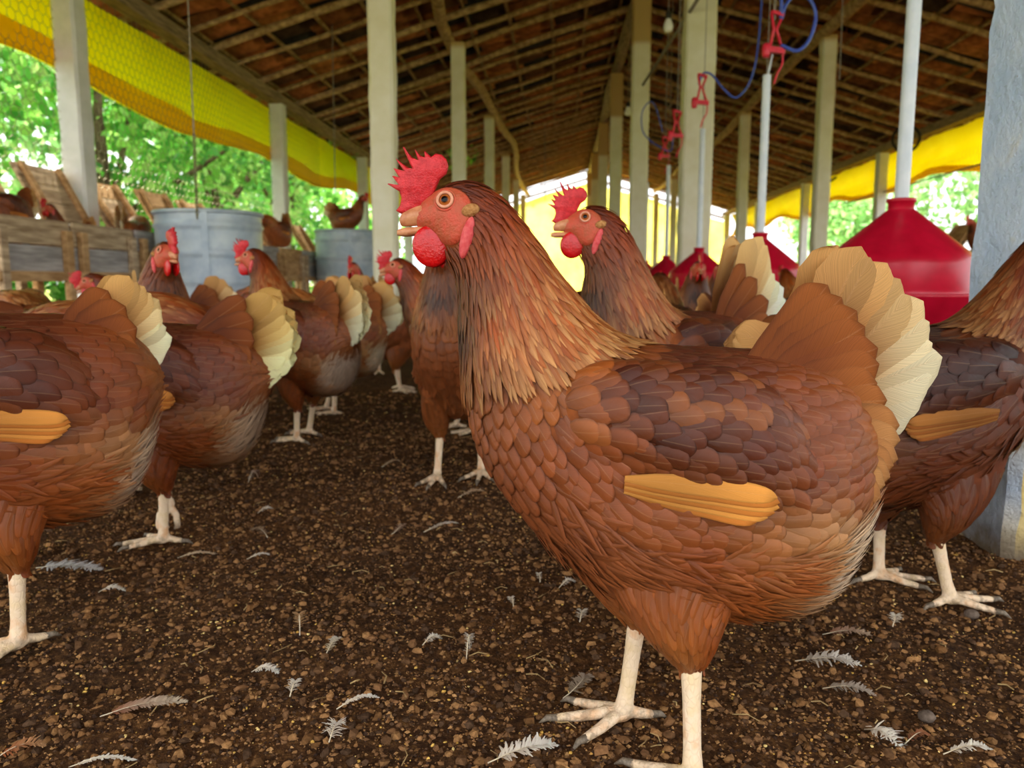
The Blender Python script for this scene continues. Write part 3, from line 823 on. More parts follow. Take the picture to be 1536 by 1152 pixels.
def feeder(x, y, label, pipe_top, z0=.255, s=1.0, seed=0):
    r = empty('poultry_feeder', (x, y, 0), seed * .7, label, 'feeder', 'red hanging feeders in a row')
    mb = MB(); mb.lathe([(.02, z0 + .012), (.15, z0 + .004), (.178, z0), (.186, z0 + .006), (.205, z0 + .066), (.209, z0 + .070), (.209, z0 + .076), (.203, z0 + .077), (.197, z0 + .066), (.180, z0 + .014), (.02, z0 + .02)], 56, cap=(True, True)); mb.build('pan', M['red'], r, smooth=True)
    mb = MB(); mb.lathe([(.186, z0 + .074), (.186, z0 + .082), (.180, z0 + .088), (.174, z0 + .145), (.168, z0 + .160), (.155, z0 + .176), (.045, z0 + .268), (.030, z0 + .280)], 56, cap=(False, False)); mb.build('hopper', M['red'], r, smooth=True)
    mb = MB(); mb.lathe([(.030, z0 + .276), (.030, z0 + .296), (.034, z0 + .298), (.034, z0 + .306), (.022, z0 + .306)], 28, cap=(False, False)); mb.build('collar', M['red'], r, smooth=True)
    mb = MB(); mb.lathe([(.0165, z0 + .05), (.0165, pipe_top), (.0135, pipe_top), (.0135, pipe_top - .05)], 20, cap=(True, True)); o = mb.build('pipe', M['pipe'], r); autosmooth(o, 40)
    if pipe_top < 2:
        mb = MB(); mb.tube([(0, 0, pipe_top - .02), (0, 0, roof_z(x) + .02)], .0022, 5); mb.build('suspension_cord', M['cord'], r)
    for k in range(6):
        a = 2 * PI * k / 6 + .3
        mb = MB(); mb.box((math.cos(a) * .188, math.sin(a) * .188, z0 + .058), (.018, .004, .03), Matrix.Rotation(a, 3, 'Z')); mb.build('pan_rib', M['red'], r)
    return r
FEED = [(.835, 1.99, 2.6), (.83, 3.32, 1.19), (.83, 4.75, 1.25), (.83, 6.2, 1.25), (.83, 7.7, 1.3), (.83, 9.2, 1.3)]
fl = ['largest red plastic feeder under a tall pipe beside the blue post', 'second red feeder with a white pipe tied by red clips', 'third red feeder in front of the thick white post', 'fourth red feeder partly behind the thick white post', 'fifth small red feeder far down the row', 'sixth tiny red feeder at the end of the row']
for k, (x, y, pt) in enumerate(FEED): feeder(x, y, fl[k], pt, seed=k)

# hanging lines, clips and hoses over the feeders
def line(name, pts, rad, mat, label, cat, group=None, n=6):
    mb = MB(); mb.tube(pts, rad, n); o = mb.build(name, mat, None, smooth=True); tag(o, label, cat, group); return o
def smooth_pts(pts, n=10):
    P = [Vector(p) for p in pts]; out = []
    for i in range(len(P) - 1):
        a, b, c, d = P[max(i - 1, 0)], P[i], P[i + 1], P[min(i + 2, len(P) - 1)]
        for k in range(n):
            t = k / n
            out.append(.5 * ((2 * b) + (c - a) * t + (2 * a - 5 * b + 4 * c - d) * t * t + (3 * b - a - 3 * c + d) * t ** 3))
    out.append(P[-1]); return out
def clip(x, y, z, label, s=1.0):
    r = empty('adjuster_clip', (x, y, z), .4, label, 'clip', 'red line adjusters over the feeders')
    mb = MB(); mb.box((0, 0, .16 * s), (.055 * s, .02, .012), Matrix.Rotation(.15, 3, 'Y'), bev=.003); mb.build('top_bar', M['clip'], r)
    mb = MB(); mb.tube([(-.026 * s, 0, .155 * s), (-.012 * s, 0, .10 * s), (-.03 * s, 0, .02 * s)], .006 * s, 6); mb.build('arm', M['clip'], r, smooth=True)
    mb = MB(); mb.tube([(.026 * s, 0, .155 * s), (.0 * s, 0, .10 * s), (.03 * s, 0, .03 * s)], .006 * s, 6); mb.build('arm', M['clip'], r, smooth=True)
    mb = MB(); mb.box((0, 0, .02 * s), (.085 * s, .022, .022 * s), bev=.004); mb.build('lower_bar', M['clip'], r)
    mb = MB(); mb.lathe([(.012 * s, -.012 * s), (.016 * s, 0), (.016 * s, .03 * s), (.012 * s, .042 * s)], 10, (-.045 * s, 0, 0)); mb.build('roller', M['clip'], r, smooth=True)
    mb = MB(); mb.tube(smooth_pts([(.035 * s, 0, .02 * s), (.035 * s, 0, -.03 * s), (.012 * s, 0, -.07 * s), (.0, 0, -.11 * s)], 5), .004 * s, 6); mb.build('lower_tie', M['clip'], r, smooth=True)
    return r
x2, y2 = .86, 3.32
clip(x2 - .0, y2, 1.265, 'bright red plastic adjuster clip on the lines above the second feeder', 1.0)
line('hanging_line', [(x2 - .03, y2, 1.17), (x2 - .012, y2, 1.27)], .004, M['pipe'], 'short white string tying the second feeder pipe to its red clip', 'string')
line('hanging_line', [(x2 - .01, y2, 1.40), (x2 - .02, y2, roof_z(x2) - .0)], .006, M['cord'], 'tan rope going up from the bright red clip', 'rope')
line('blue_hose', smooth_pts([(x2 + .01, y2, 2.75), (x2 + .012, y2, 1.7), (x2 + .015, y2, 1.46), (x2 + .02, y2 + .01, 1.41), (x2 + .035, y2 + .01, 1.46), (x2 + .075, y2 + .02, 1.50), (x2 + .13, y2 + .02, 1.485), (x2 + .158, y2 + .02, 1.42), (x2 + .14, y2 + .02, 1.335), (x2 + .09, y2 + .01, 1.285), (x2 + .02, y2, 1.305)], 8), .0075, M['hose'], 'blue hose curled in a loop beside the bright red clip', 'hose', None, 8)
x3, y3 = .83, 4.1
clip(.795, 4.62, 1.35, 'dark red adjuster clip in front of the thick white post', 1.05)
line('blue_hose', smooth_pts([(1.10, 4.62, 2.72), (1.11, 4.62, 2.0), (1.085, 4.62, 1.56), (1.0, 4.62, 1.40), (.92, 4.62, 1.44), (.85, 4.62, 1.52), (.80, 4.62, 1.53), (.775, 4.62, 1.47)], 8), .006, M['hose'], 'thin blue hose hanging in a curve beside the thick white post', 'hose', None, 8)
for k, (xx, yy, zz, lb) in enumerate([(.80, 6.2, 1.30, 'small red adjuster clip above the fourth feeder'), (.70, 7.4, 1.36, 'tiny red adjuster clip far down the feeder row'), (.70, 4.9, 1.22, 'narrow red adjuster clip at the edge of the thick white post')]):
    clip(xx, yy, zz, lb)
    line('hanging_line', [(xx, yy, zz + .16), (xx, yy, roof_z(xx) + .02)], .004, M['cord'], lb.replace('red adjuster clip', 'grey cord holding the red clip'), 'cord')
line('blue_hose', smooth_pts([(.78, 6.2, 1.5), (.70, 6.2, 1.72), (.62, 6.2, 1.66), (.63, 6.2, 1.5), (.74, 6.2, 1.40), (.84, 6.2, 1.36), (.86, 6.2, 1.46)], 8), .005, M['hose'], 'thin grey blue hose loop above the fourth feeder', 'hose')

def bulb(x, y, z, label):
    r = empty('light_bulb', (x, y, z), 0, label, 'light bulb', 'bulbs hanging from the roof')
    mb = MB(); mb.lathe([(.004, 0), (.02, .004), (.029, .02), (.03, .036), (.024, .056), (.016, .074), (.015, .08)], 20); mb.build('glass', M['bulb'], r, smooth=True)
    mb = MB(); mb.lathe([(.016, .078), (.019, .084), (.019, .115), (.008, .122)], 16); mb.build('socket', M['dark'], r, smooth=True)
    mb = MB(); mb.tube([(0, 0, .12), (.004, 0, roof_z(x) - z - .03)], .003, 5); mb.build('cable', M['cord'], r)
bulb(.645, 5.0, 1.87, 'white light bulb hanging beside the thick white post near the ridge')
bulb(.60, 7.3, 1.85, 'small white light bulb farther down the shed')
line('brace_wire', [(.66, 6.6, 1.95), (.82, 4.3, 2.0)], .012, M['cord'], 'grey diagonal cable tied between two ridge posts', 'cable')
# chain and thin wires at the left opening
r = empty('chain', (0, 0, 0), 0, 'thin rusty chain hanging in front of the yellow tarpaulin on the left', 'chain')
p = wpt(280, -40, 3.4); q = wpt(291, 205, 3.4); e = wpt(296, 330, 3.4)
mb = MB(); mb.tube([p, q], .0032, 5); mb.build('wire', M['cord'], r)
for k in range(22):
    c = q.lerp(e, k / 22.0)
    mb = MB(); a = k % 2 * PI / 2
    pts = [(c.x + math.cos(a) * .006 * math.cos(t), c.y + math.sin(a) * .006 * math.cos(t), c.z + .013 * math.sin(t)) for t in np.linspace(0, 2 * PI, 9)]
    mb.tube(pts, .0022, 4); mb.build('link', M['wire'], r)
line('hanging_wire', [wpt(497, -20, 6.0), wpt(503, 290, 6.0)], .0035, M['cord'], 'thin wire hanging near the second left eave post', 'wire')
line('hanging_wire', [wpt(816, 180, 12.0) + Vector((0, 0, .6)), wpt(818, 300, 12.0)], .008, M['cord'], 'faint wire hanging before the yellow end wall', 'wire')
line('hanging_wire', [wpt(1264, -10, 4.5) + Vector((0, 0, .25)), wpt(1259, 120, 4.5)], .003, M['cord'], 'thin wire hanging under the right roof slope', 'wire')
# dark ring on the right tarpaulin
c = wpt(1374, 208, 8.25); mb = MB(); mb.tube([(c.x + -.10 + .125 * math.cos(t), c.y - .03 * math.cos(t), c.z + .13 * math.sin(t)) for t in np.linspace(0, 2 * PI, 25)], .016, 6)
tag(mb.build('rubber_ring', M['dark'], smooth=True), 'dark ring hanging in front of the right yellow tarpaulin', 'ring')
line('dark_stick', [wpt(1222, 288, 11.5), wpt(1254, 266, 11.0)], .016, M['dark'], 'short dark stick stuck in the right yellow tarpaulin', 'stick')
line('side_rail', [(3.8, 6.7, 1.42), (3.83, 12, 1.40)], .008, M['cord'], 'thin grey wire stretched along the right opening', 'wire')
# ================================================================ HENS
HERO_D, HERO_X = .565, 1000.0
HERO_LAT = at_fwd(HERO_X, 1000, HERO_D)[0]
def HP(px, py, D=HERO_D):
    """side view measure of the foreground hen -> hen's own x (forward), z (up) in metres"""
    l, f, z = at_fwd(px, py, D)
    return (-(l - HERO_LAT), z)
def catmull(A, n):
    A = np.asarray(A, float); m = len(A); t = np.linspace(0, m - 1, n); i = np.minimum(t.astype(int), m - 2); f = (t - i)[:, None]
    P = np.vstack([2 * A[0] - A[1], A, 2 * A[-1] - A[-2]])
    a, b, c, d = P[i], P[i + 1], P[i + 2], P[i + 3]
    return .5 * (2 * b + (c - a) * f + (2 * a - 5 * b + 4 * c - d) * f ** 2 + (3 * b - a - 3 * c + d) * f ** 3)
def sstep(x, a, b):
    t = np.clip((x - a) / (b - a), 0, 1); return t * t * (3 - 2 * t)

class Loft:
    """rings: (top px,py, bottom px,py, half width m, centre y m); feathers run toward index 0"""
    def __init__(s, rings, nu, nt, warp=None, sgn=1.0, dx=0.0, D=HERO_D):
        A = []
        for r in rings:
            t = HP(r[0], r[1], D); b = HP(r[2], r[3], D); A.append((t[0] + dx, t[1], b[0] + dx, b[1], r[4], r[5] * sgn))
        s.nr = len(rings); D = catmull(A, nu); D[:, 4] = np.maximum(D[:, 4], .0008)
        th = np.linspace(0, 2 * PI, nt, endpoint=False); s.nu, s.nt = nu, nt
        c = (D[:, 0:2] + D[:, 2:4]) / 2; h = (D[:, 0:2] - D[:, 2:4]) / 2
        ct = np.cos(th); st = np.sin(th)
        x = c[:, 0:1] + h[:, 0:1] * ct; z = c[:, 1:2] + h[:, 1:2] * ct
        y = D[:, 5:6] + D[:, 4:5] * np.sign(st) * np.abs(st) ** .92
        s.P0 = np.stack([x, y, z], -1)
        s.C0 = np.stack([c[:, 0], D[:, 5], c[:, 1]], -1)
        s.P = s.P0.copy(); s.C = s.C0.copy()
        if warp is not None:
            idx = np.linspace(0, s.nr - 1, nu)
            s.P = warp(s.P0, idx[:, None] + np.zeros((1, nt))); s.C = warp(s.C0, idx)
        du = np.gradient(s.P, axis=0); dt = np.roll(s.P, -1, 1) - np.roll(s.P, 1, 1)
        n = np.cross(du, dt); n /= np.linalg.norm(n, axis=-1, keepdims=True) + 1e-12
        out = s.P - s.C[:, None]; n *= np.sign((n * out).sum(-1, keepdims=True) + 1e-12)
        s.Nn = n
        s.su = np.linalg.norm(du, axis=-1) * (nu - 1); s.st = np.linalg.norm(dt, axis=-1) / 2 * nt / (2 * PI)
    def samp(s, G, u, th):
        a = np.clip(u, 0, 1) * (s.nu - 1); i = np.minimum(a.astype(int), s.nu - 2); f = a - i
        b = (th / (2 * PI) % 1.0) * s.nt; j = b.astype(int) % s.nt; g = b - np.floor(b); j2 = (j + 1) % s.nt
        if G.ndim == 3: f = f[..., None]; g = g[..., None]
        return (G[i, j] * (1 - g) + G[i, j2] * g) * (1 - f) + (G[i + 1, j] * (1 - g) + G[i + 1, j2] * g) * f
    def faces(s, off=0):
        F = []
        for i in range(s.nu - 1):
            for j in range(s.nt):
                F.append((off + i * s.nt + j, off + (i + 1) * s.nt + j, off + (i + 1) * s.nt + (j + 1) % s.nt, off + i * s.nt + (j + 1) % s.nt))
        F.append(tuple(off + j for j in range(s.nt))); F.append(tuple(off + (s.nu - 1) * s.nt + j for j in range(s.nt - 1, -1, -1)))
        return F
    def verts(s): return s.P.reshape(-1, 3)

TRUNK = [(1318, 645, 1318, 690, .008, 0), (1290, 600, 1288, 748, .030, 0), (1246, 556, 1252, 842, .050, 0), (1180, 538, 1205, 898, .064, 0), (1100, 532, 1125, 915, .071, 0),
         (1025, 529, 1030, 912, .074, 0), (965, 523, 925, 888, .073, 0), (927, 511, 848, 832, .069, 0), (897, 491, 780, 768, .063, 0), (866, 459, 726, 690, .055, 0),
         (836, 421, 702, 605, .046, 0), (807, 378, 695, 522, .036, 0), (781, 340, 692, 462, .0285, 0), (754, 307, 688, 424, .0225, 0), (722, 285, 676, 402, .0192, 0),
         (692, 278, 668, 385, .0172, 0), (668, 285, 655, 366, .0146, 0), (650, 297, 646, 356, .0112, 0), (636, 309, 637, 351, .0080, 0), (627, 319, 630, 346, .0050, 0)]
WING = [(1234, 748, 1232, 778, .002, .040), (1226, 700, 1224, 796, .012, .046), (1188, 625, 1192, 800, .021, .050), (1115, 572, 1118, 776, .026, .054), (1025, 556, 1028, 744, .027, .056),
        (935, 552, 935, 712, .024, .054), (858, 566, 862, 684, .016, .050), (818, 596, 820, 642, .003, .046)]
THIGH = [(1022, 1012, 1056, 1010, .0075, .035), (1006, 996, 1066, 992, .013, .036), (972, 962, 1078, 958, .020, .038), (930, 905, 1100, 908, .024, .037), (900, 845, 1140, 845, .025, .036), (890, 770, 1150, 770, .024, .036), (910, 700, 1130, 700, .015, .036)]
COMB = [(603, 326), (594, 321), (600, 313), (602, 302), (599, 292), (581, 281), (598, 282), (588, 269), (599, 272), (590, 257), (606, 262), (593, 242), (612, 256), (619, 260), (604, 226), (619, 241), (627, 246), (622, 229), (632, 239), (637, 241), (637, 231),
        (647, 240), (653, 235), (663, 237), (670, 244), (673, 255), (670, 266), (660, 274), (656, 284), (650, 300), (640, 318), (625, 326), (612, 326)]
FACE = [(622, 326), (630, 309), (645, 297), (663, 288), (683, 289), (700, 298), (709, 313), (708, 332), (704, 350), (696, 366), (682, 375), (664, 371), (648, 363), (634, 354), (626, 344)]
# plumage colours of the foreground hen, at side view measures
CPTS = np.array([(690, 285), (745, 320), (775, 380), (735, 400), (700, 440), (690, 500), (820, 440), (760, 500), (850, 500), (705, 590), (740, 570), (810, 570), (900, 520), (720, 660), (790, 690), (860, 760), (850, 660), (930, 850), (1000, 540), (900, 560), (1080, 560), (960, 610), (1060, 640), (1150, 580), (1150, 680), (1200, 620), (1240, 570), (1230, 700), (1285, 640), (1295, 720), (1240, 740), (1000, 800), (1080, 850), (1150, 830), (1200, 790), (1238, 800), (1225, 860), (1262, 800), (1250, 860), (1200, 890), (1100, 905), (990, 950), (1040, 990), (1070, 930)], float)
CCOL = s2l(np.array([(104, 44, 22), (146, 64, 24), (174, 82, 26), (152, 76, 32), (120, 70, 44), (72, 40, 34), (184, 92, 30), (188, 96, 36), (190, 102, 40), (150, 92, 66), (140, 82, 56), (170, 100, 52), (160, 92, 48), (142, 84, 62), (144, 82, 58), (150, 86, 58), (146, 80, 50), (158, 92, 60), (92, 46, 36), (80, 38, 32), (108, 56, 40), (88, 42, 30), (96, 46, 32), (134, 72, 46), (128, 66, 42), (140, 76, 46), (162, 94, 52), (140, 74, 46), (168, 104, 66), (176, 112, 74), (150, 86, 50), (146, 78, 44), (160, 86, 42), (166, 92, 48), (190, 138, 96), (228, 196, 158), (236, 208, 176), (240, 218, 190), (232, 206, 176), (214, 172, 134), (168, 98, 56), (168, 104, 58), (146, 74, 32), (150, 76, 34)], float))
CXZ = np.array([HP(*p) for p in CPTS])
def plumage(xz):
    d2 = ((xz[:, None, :] - CXZ[None]) ** 2).sum(-1) + 2e-5
    w = 1 / d2 ** 1.6
    return (w[..., None] * CCOL[None]).sum(1) / w.sum(1, keepdims=True) * (1 - np.clip(1.35 - 2.6 * ((w[..., None] * CCOL[None]).sum(1) / w.sum(1, keepdims=True))[:, 1:2], 0, 1) * np.array([0.0, .16, .52])) * np.array([.82, .82, .82])

def feathers(loft, U, TH, L, W, ang, lift, rows, prof, cols, base, tip, edge, off0, camber=.12, uvs=1.0):
    """feathers that follow the surface; colours per vertex: base, tip, edge (n,3)"""
    n = len(U); t = np.array(rows); pr = np.array(prof); s = np.array(cols); nr, nc = len(t), len(s)
    al = (L[:, None, None] * t[None, :, None]) * np.ones((1, 1, nc)); ac = W[:, None, None] / 2 * pr[None, :, None] * s[None, None, :]
    ca, sa = np.cos(ang)[:, None, None], np.sin(ang)[:, None, None]
    al2 = al * ca - ac * sa; ac2 = al * sa + ac * ca
    su = np.maximum(loft.samp(loft.su, U, TH), .05); st = np.maximum(loft.samp(loft.st, U, TH), .004)
    u = U[:, None, None] - al2 / su[:, None, None]; th = TH[:, None, None] + ac2 / st[:, None, None]
    P = loft.samp(loft.P, u, th); Nn = loft.samp(loft.Nn, u, th)
    o = off0[:, None, None] + lift[:, None, None] * t[None, :, None] + camber * W[:, None, None] * (1 - s[None, None, :] ** 2) * pr[None, :, None]
    # past the end of the loft keep going straight on
    over = np.clip(-u, 0, None) * su[:, None, None] * .25
    d0 = loft.P[0].mean(0) - loft.P[3].mean(0); d0 /= np.linalg.norm(d0) + 1e-9
    V = P + Nn * o[..., None] + d0 * over[..., None]
    tt = (t ** 1.5)[None, :, None, None]; ss = (np.abs(s) ** 2)[None, None, :, None]
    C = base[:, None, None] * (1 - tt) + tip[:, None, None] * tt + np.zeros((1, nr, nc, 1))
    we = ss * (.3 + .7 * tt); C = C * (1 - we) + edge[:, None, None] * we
    uv = np.stack([np.broadcast_to(s[None, None, :] * uvs, (n, nr, nc)), np.broadcast_to(t[None, :, None] * (.93 if uvs < 1 else 1.0), (n, nr, nc))], -1)
    ii = (np.arange(nr - 1)[:, None] * nc + np.arange(nc - 1)[None, :]).ravel()
    F0 = np.stack([ii, ii + 1, ii + nc + 1, ii + nc], -1)
    F = (np.arange(n) * nr * nc)[:, None, None] + F0[None]
    return V.reshape(-1, 3), F.reshape(-1, 4), uv.reshape(-1, 2), C.reshape(-1, 3), nr * nc
ROWS = (0, .38, .7, .85, .94, .985, 1.0)
ROUND = (.6, 1.0, 1.0, .86, .6, .3, .05)
POINT = (.7, 1.0, .78, .5, .26, .09, .03)
HAIR = (.6, 1.0, .7, .45, .25, .08, .03)

def scatter(loft, u0, u1, spacing_l, spacing_w, rs, th0=0, th1=2 * PI):
    """rows of places over the loft, brick pattern, from the tail end (drawn lowest) up"""
    U = []; T = []; u = u0; k = 0
    while u < u1:
        su = float(np.median(loft.samp(loft.su, np.full(8, u), np.linspace(0, 2 * PI, 8, endpoint=False))))
        circ = float(loft.samp(loft.st, np.full(32, u), np.linspace(0, 2 * PI, 32, endpoint=False)).mean()) * (th1 - th0)
        n = max(4, int(circ / spacing_w)); a = (np.arange(n) + (k % 2) * .5) / n * (th1 - th0) + th0
        # equal spacing along the ring
        U.append(np.full(n, u) + rs.normal(0, .18 * spacing_l / su, n)); T.append(a + rs.normal(0, .12, n) * (th1 - th0) / n)
        u += spacing_l / su; k += 1
    return np.concatenate(U), np.concatenate(T)

def tube_pts(mb, pts, rads, n=10):
    mb.tube(pts, rads, n)

def feather_card(base, tip, width, bend, col, tipcol, y, seed, curl=.0, rows=10, ragged=.0, yt=None):
    """one long feather lying in the hen's side plane; base, tip in (x,z) metres"""
    rs = np.random.default_rng(seed)
    b = np.array(base); t = np.array(tip); d = t - b; L = np.linalg.norm(d); d /= L; n = np.array([-d[1], d[0]])
    tt = np.concatenate([np.linspace(0, .78, max(rows - 4, 3)), [.86, .92, .965, .99, 1.0]]); rows = len(tt)
    w = np.interp(tt, [0, .12, .4, .78, .86, .92, .965, .99, 1], [.3, .65, .95, 1, .95, .82, .6, .36, .12]) * width / 2
    cs = np.linspace(-1, 1, 7)
    V = []; UV = []; C = []
    col = np.array(s2l(col)); tipcol = np.array(s2l(tipcol))
    for i, q in enumerate(tt):
        c = b + d * L * q + n * bend * L * (q * q - q)
        for s in cs:
            rg = 1 + (rs.normal(0, ragged) if abs(s) > .6 else 0)
            p = c + n * s * w[i] * rg + d * (-.06 * abs(s) ** 2 * width) * (q > .3)
            yy = y + ((yt - y) * q if yt is not None else 0)
            V.append((p[0], yy + (1 - s * s) * width * .06 * (1 if y >= 0 else -1) + curl * q * q * L, p[1])); UV.append((s, q))
            m = sstep(np.array([q]), .35, .95)[0]; C.append(col * (1 - m) + tipcol * m)
    nc = 7; ii = (np.arange(rows - 1)[:, None] * nc + np.arange(nc - 1)[None, :]).ravel()
    return np.array(V), np.stack([ii, ii + 1, ii + nc + 1, ii + nc], -1), np.array(UV), np.array(C)

TAN, TANL, CREAM, BRN = (186, 124, 66), (214, 164, 104), (240, 222, 184), (150, 84, 44)
TAIL = [((1185, 590), (1291, 372), 62, -.06, (150, 88, 40), (204, 150, 88)), ((1200, 590), (1334, 396), 64, -.05, (156, 92, 42), (212, 160, 98)), ((1212, 595), (1372, 440), 64, -.04, (166, 104, 52), (222, 180, 122)),
        ((1220, 605), (1398, 488), 62, -.02, (186, 130, 74), (236, 212, 166)), ((1225, 615), (1414, 542), 60, 0, (214, 176, 124), (242, 226, 188)), ((1228, 625), (1402, 592), 58, .02, (214, 178, 128), (242, 226, 190)),
        ((1230, 635), (1382, 632), 54, .04, CREAM, (240, 224, 190))]
TCOV = [((1130, 575), (1242, 428), 54, -.05, (132, 70, 30), (158, 90, 40)), ((1150, 580), (1290, 470), 60, -.03, (130, 68, 30), (160, 92, 42)), ((1160, 590), (1318, 530), 62, 0, (126, 64, 30), (156, 88, 42)), ((1165, 610), (1325, 585), 60, .02, (130, 68, 32), (166, 98, 50)),
        ((1175, 630), (1335, 628), 54, .03, (128, 68, 34), (176, 112, 64)), ((1180, 655), (1345, 664), 50, .04, (130, 68, 36), (196, 142, 96)), ((1185, 680), (1334, 700), 46, .05, (130, 68, 36), (186, 128, 82)),
        ((1190, 700), (1318, 732), 46, .06, (130, 68, 36), (196, 144, 98)), ((1180, 720), (1296, 752), 44, .06, (132, 70, 36), (170, 108, 64))]
FLIGHT = [((945, 744), (1130, 784), 26, .05), ((935, 740), (1146, 777), 26, .05), ((935, 736), (1156, 769), 26, .05), ((935, 732), (1162, 761), 26, .05), ((935, 727), (1162, 753), 28, .05), ((935, 720), (1158, 745), 30, .05)]

def ellip(mb, c, r, M3=None, n=14, m=10):
    V = []; F = []
    for i in range(m + 1):
        f = PI * i / m
        for k in range(n):
            a = 2 * PI * k / n
            v = Vector((r[0] * math.sin(f) * math.cos(a), r[1] * math.sin(f) * math.sin(a), r[2] * math.cos(f)))
            if M3 is not None: v = M3 @ v
            V.append(v + Vector(c))
    for i in range(m):
        for k in range(n): F.append((i * n + k, (i + 1) * n + k, (i + 1) * n + (k + 1) % n, i * n + (k + 1) % n))
    mb.add(V, F)

def make_hen(name, label, loc, heading, group, seed, detail=2, pitch=0.0, yaw=0.0, tint=(1, 1, 1), tail_pitch=0.0, tail_tint=(1, 1, 1), scale=1.0, feet=None, lift=None, z=0.0, sit=False, tail_scale=1.0, mark=1.0):
    """detail 3: foreground bird with single feathers; 2: near bird; 1: middle; 0: far"""
    rs = np.random.default_rng(seed)
    root = empty(name, (loc[0], loc[1], z), heading, label, 'hen', group, scale=scale)
    tint = np.array(tint); TI = np.array([list(HP(0, 0))])
    # ---- pose of neck and head
    mid = lambda i: np.array([(HP(TRUNK[i][0], TRUNK[i][1])[k] + HP(TRUNK[i][2], TRUNK[i][3])[k]) / 2 for k in (0, 1)])
    pv = mid(8); pv2 = mid(12)
    def rotp(P, a, c):
        ca, sa = np.cos(a), np.sin(a); x = P[..., 0] - c[0]; zz = P[..., 2] - c[1]
        return np.stack([c[0] + x * ca - zz * sa, P[..., 1], c[1] + x * sa + zz * ca], -1)
    def warp(P, idx):
        Q = P
        if pitch: Q = rotp(Q, pitch * sstep(idx, 6.5, 13.0), pv)
        if yaw:
            c2 = rotp(np.array([pv2[0], 0, pv2[1]]), pitch, pv); a = yaw * sstep(idx, 9.5, 14.0)
            x = Q[..., 0] - c2[0]; y = Q[..., 1]; ca, sa = np.cos(a), np.sin(a)
            Q = np.stack([c2[0] + x * ca - y * sa, x * sa + y * ca, Q[..., 2]], -1)
        return Q
    hw = lambda V: warp(np.asarray(V, float), np.full(len(V), 19.0))
    nu, nt = {3: (150, 96), 2: (90, 60), 1: (60, 40), 0: (30, 18)}[detail]
    trunk = Loft(TRUNK, nu, nt, warp)
    parts = [trunk]
    th_dx = {1: 0.0, -1: .028}
    if not sit:
        n2 = {3: (40, 40), 2: (24, 24), 1: (16, 16), 0: (8, 10)}[detail]
        thighs = {s: Loft(THIGH, n2[0], n2[1], None, s, th_dx[s], .525) for s in (1, -1)}
        parts += list(thighs.values())
    wings = {s: Loft(WING, *({3: (50, 40), 2: (30, 24), 1: (22, 16), 0: (10, 10)}[detail]), None, s, 0.0, .51) for s in (1, -1)}
    V = []; F = []; off = 0
    for p in parts: V.append(p.verts()); F += p.faces(off); off += p.nu * p.nt
    V = np.concatenate(V)
    if detail >= 1:
        me = remeshed('body', V, F, {3: .0042, 2: .006, 1: .008}[detail], 3)
    else:
        me = bpy.data.meshes.new('body'); me.from_pydata([tuple(v) for v in V], [], F); me.update(); me.polygons.foreach_set('use_smooth', [True] * len(me.polygons))
        bm = bmesh.new(); bm.from_mesh(me); bmesh.ops.recalc_face_normals(bm, faces=bm.faces); bm.to_mesh(me); bm.free()
    # colour of body from nearest place on the unposed bird
    co = np.empty(len(me.vertices) * 3, np.float32); me.vertices.foreach_get('co', co); co = co.reshape(-1, 3)
    st_ = {3: 4, 2: 5, 1: 5, 0: 1}[detail]
    src = np.concatenate([p.P.reshape(-1, 3)[::st_] for p in parts]); s0 = np.concatenate([p.P0.reshape(-1, 3)[::st_] for p in parts])
    near = np.empty(len(co), int)
    for a in range(0, len(co), 600):
        near[a:a + 600] = ((co[a:a + 600, None] - src[None]) ** 2).sum(-1).argmin(1)
    xz0 = s0[near][:, [0, 2]]
    cc = plumage(xz0) * tint * (.92 if detail >= 2 else 1.0)
    at = me.color_attributes.new('Col', 'FLOAT_COLOR', 'POINT'); c4 = np.ones((len(co), 4), np.float32); c4[:, :3] = cc; at.data.foreach_set('color', c4.ravel())
    me.materials.append(M['hen_body'])
    link('body', me, root)
    wobj = {}
    for s in (1, -1):
        w = wings[s]; wv = w.verts()
        wc = plumage(w.P0.reshape(-1, 3)[:, [0, 2]]) * tint * .9
        fl = [f for f in w.faces() if len(f) == 4]
        wobj[s] = link('wing', mesh_np('wing', wv, fl, col=wc, mat=M['hen_body']), root)
        bm = bmesh.new(); bm.from_mesh(wobj[s].data); bmesh.ops.recalc_face_normals(bm, faces=bm.faces); bm.to_mesh(wobj[s].data); bm.free()
    # ---- plumage
    if detail >= 1:
        q = {3: 1.0, 2: 1.35, 1: 1.9}[detail]
        cols = (-1, -.5, 0, .5, 1) if detail == 3 else (-1, 0, 1)
        sets = []
        def emit(loft, U, T, L, W, ang, lift, prof, off0, tipmix, edgemix, keep=None, tipc=None, jit=.10, camber=.12, uvs=1.0):
            P0 = loft.samp(loft.P0, np.clip(U - .4 * L / np.maximum(loft.samp(loft.su, U, T), .05), 0, 1), T)
            if keep is not None:
                k = keep(U, T, P0); U, T, L, W, ang, lift, off0, P0 = U[k], T[k], L[k], W[k], ang[k], lift[k], off0[k], P0[k]
            if len(U) == 0: return
            b = plumage(P0[:, [0, 2]]) * tint * rs.lognormal(0, jit, (len(U), 1)) * np.array([1, 1, 1])
            tp = b * tipmix if tipc is None else b * (1 - tipc[1]) + np.array(s2l(tipc[0])) * tint ** .5 * tipc[1]
            sets.append(feathers(loft, U, T, L, W, ang, lift, ROWS, prof, cols, b * .66, tp, b * edgemix, off0, camber, uvs))  # base darkened and tip lightened: shading painted into each feather
        one = np.ones
        inv = {}
        ix = lambda U: U * 19.0
        hack_line = lambda P0: None
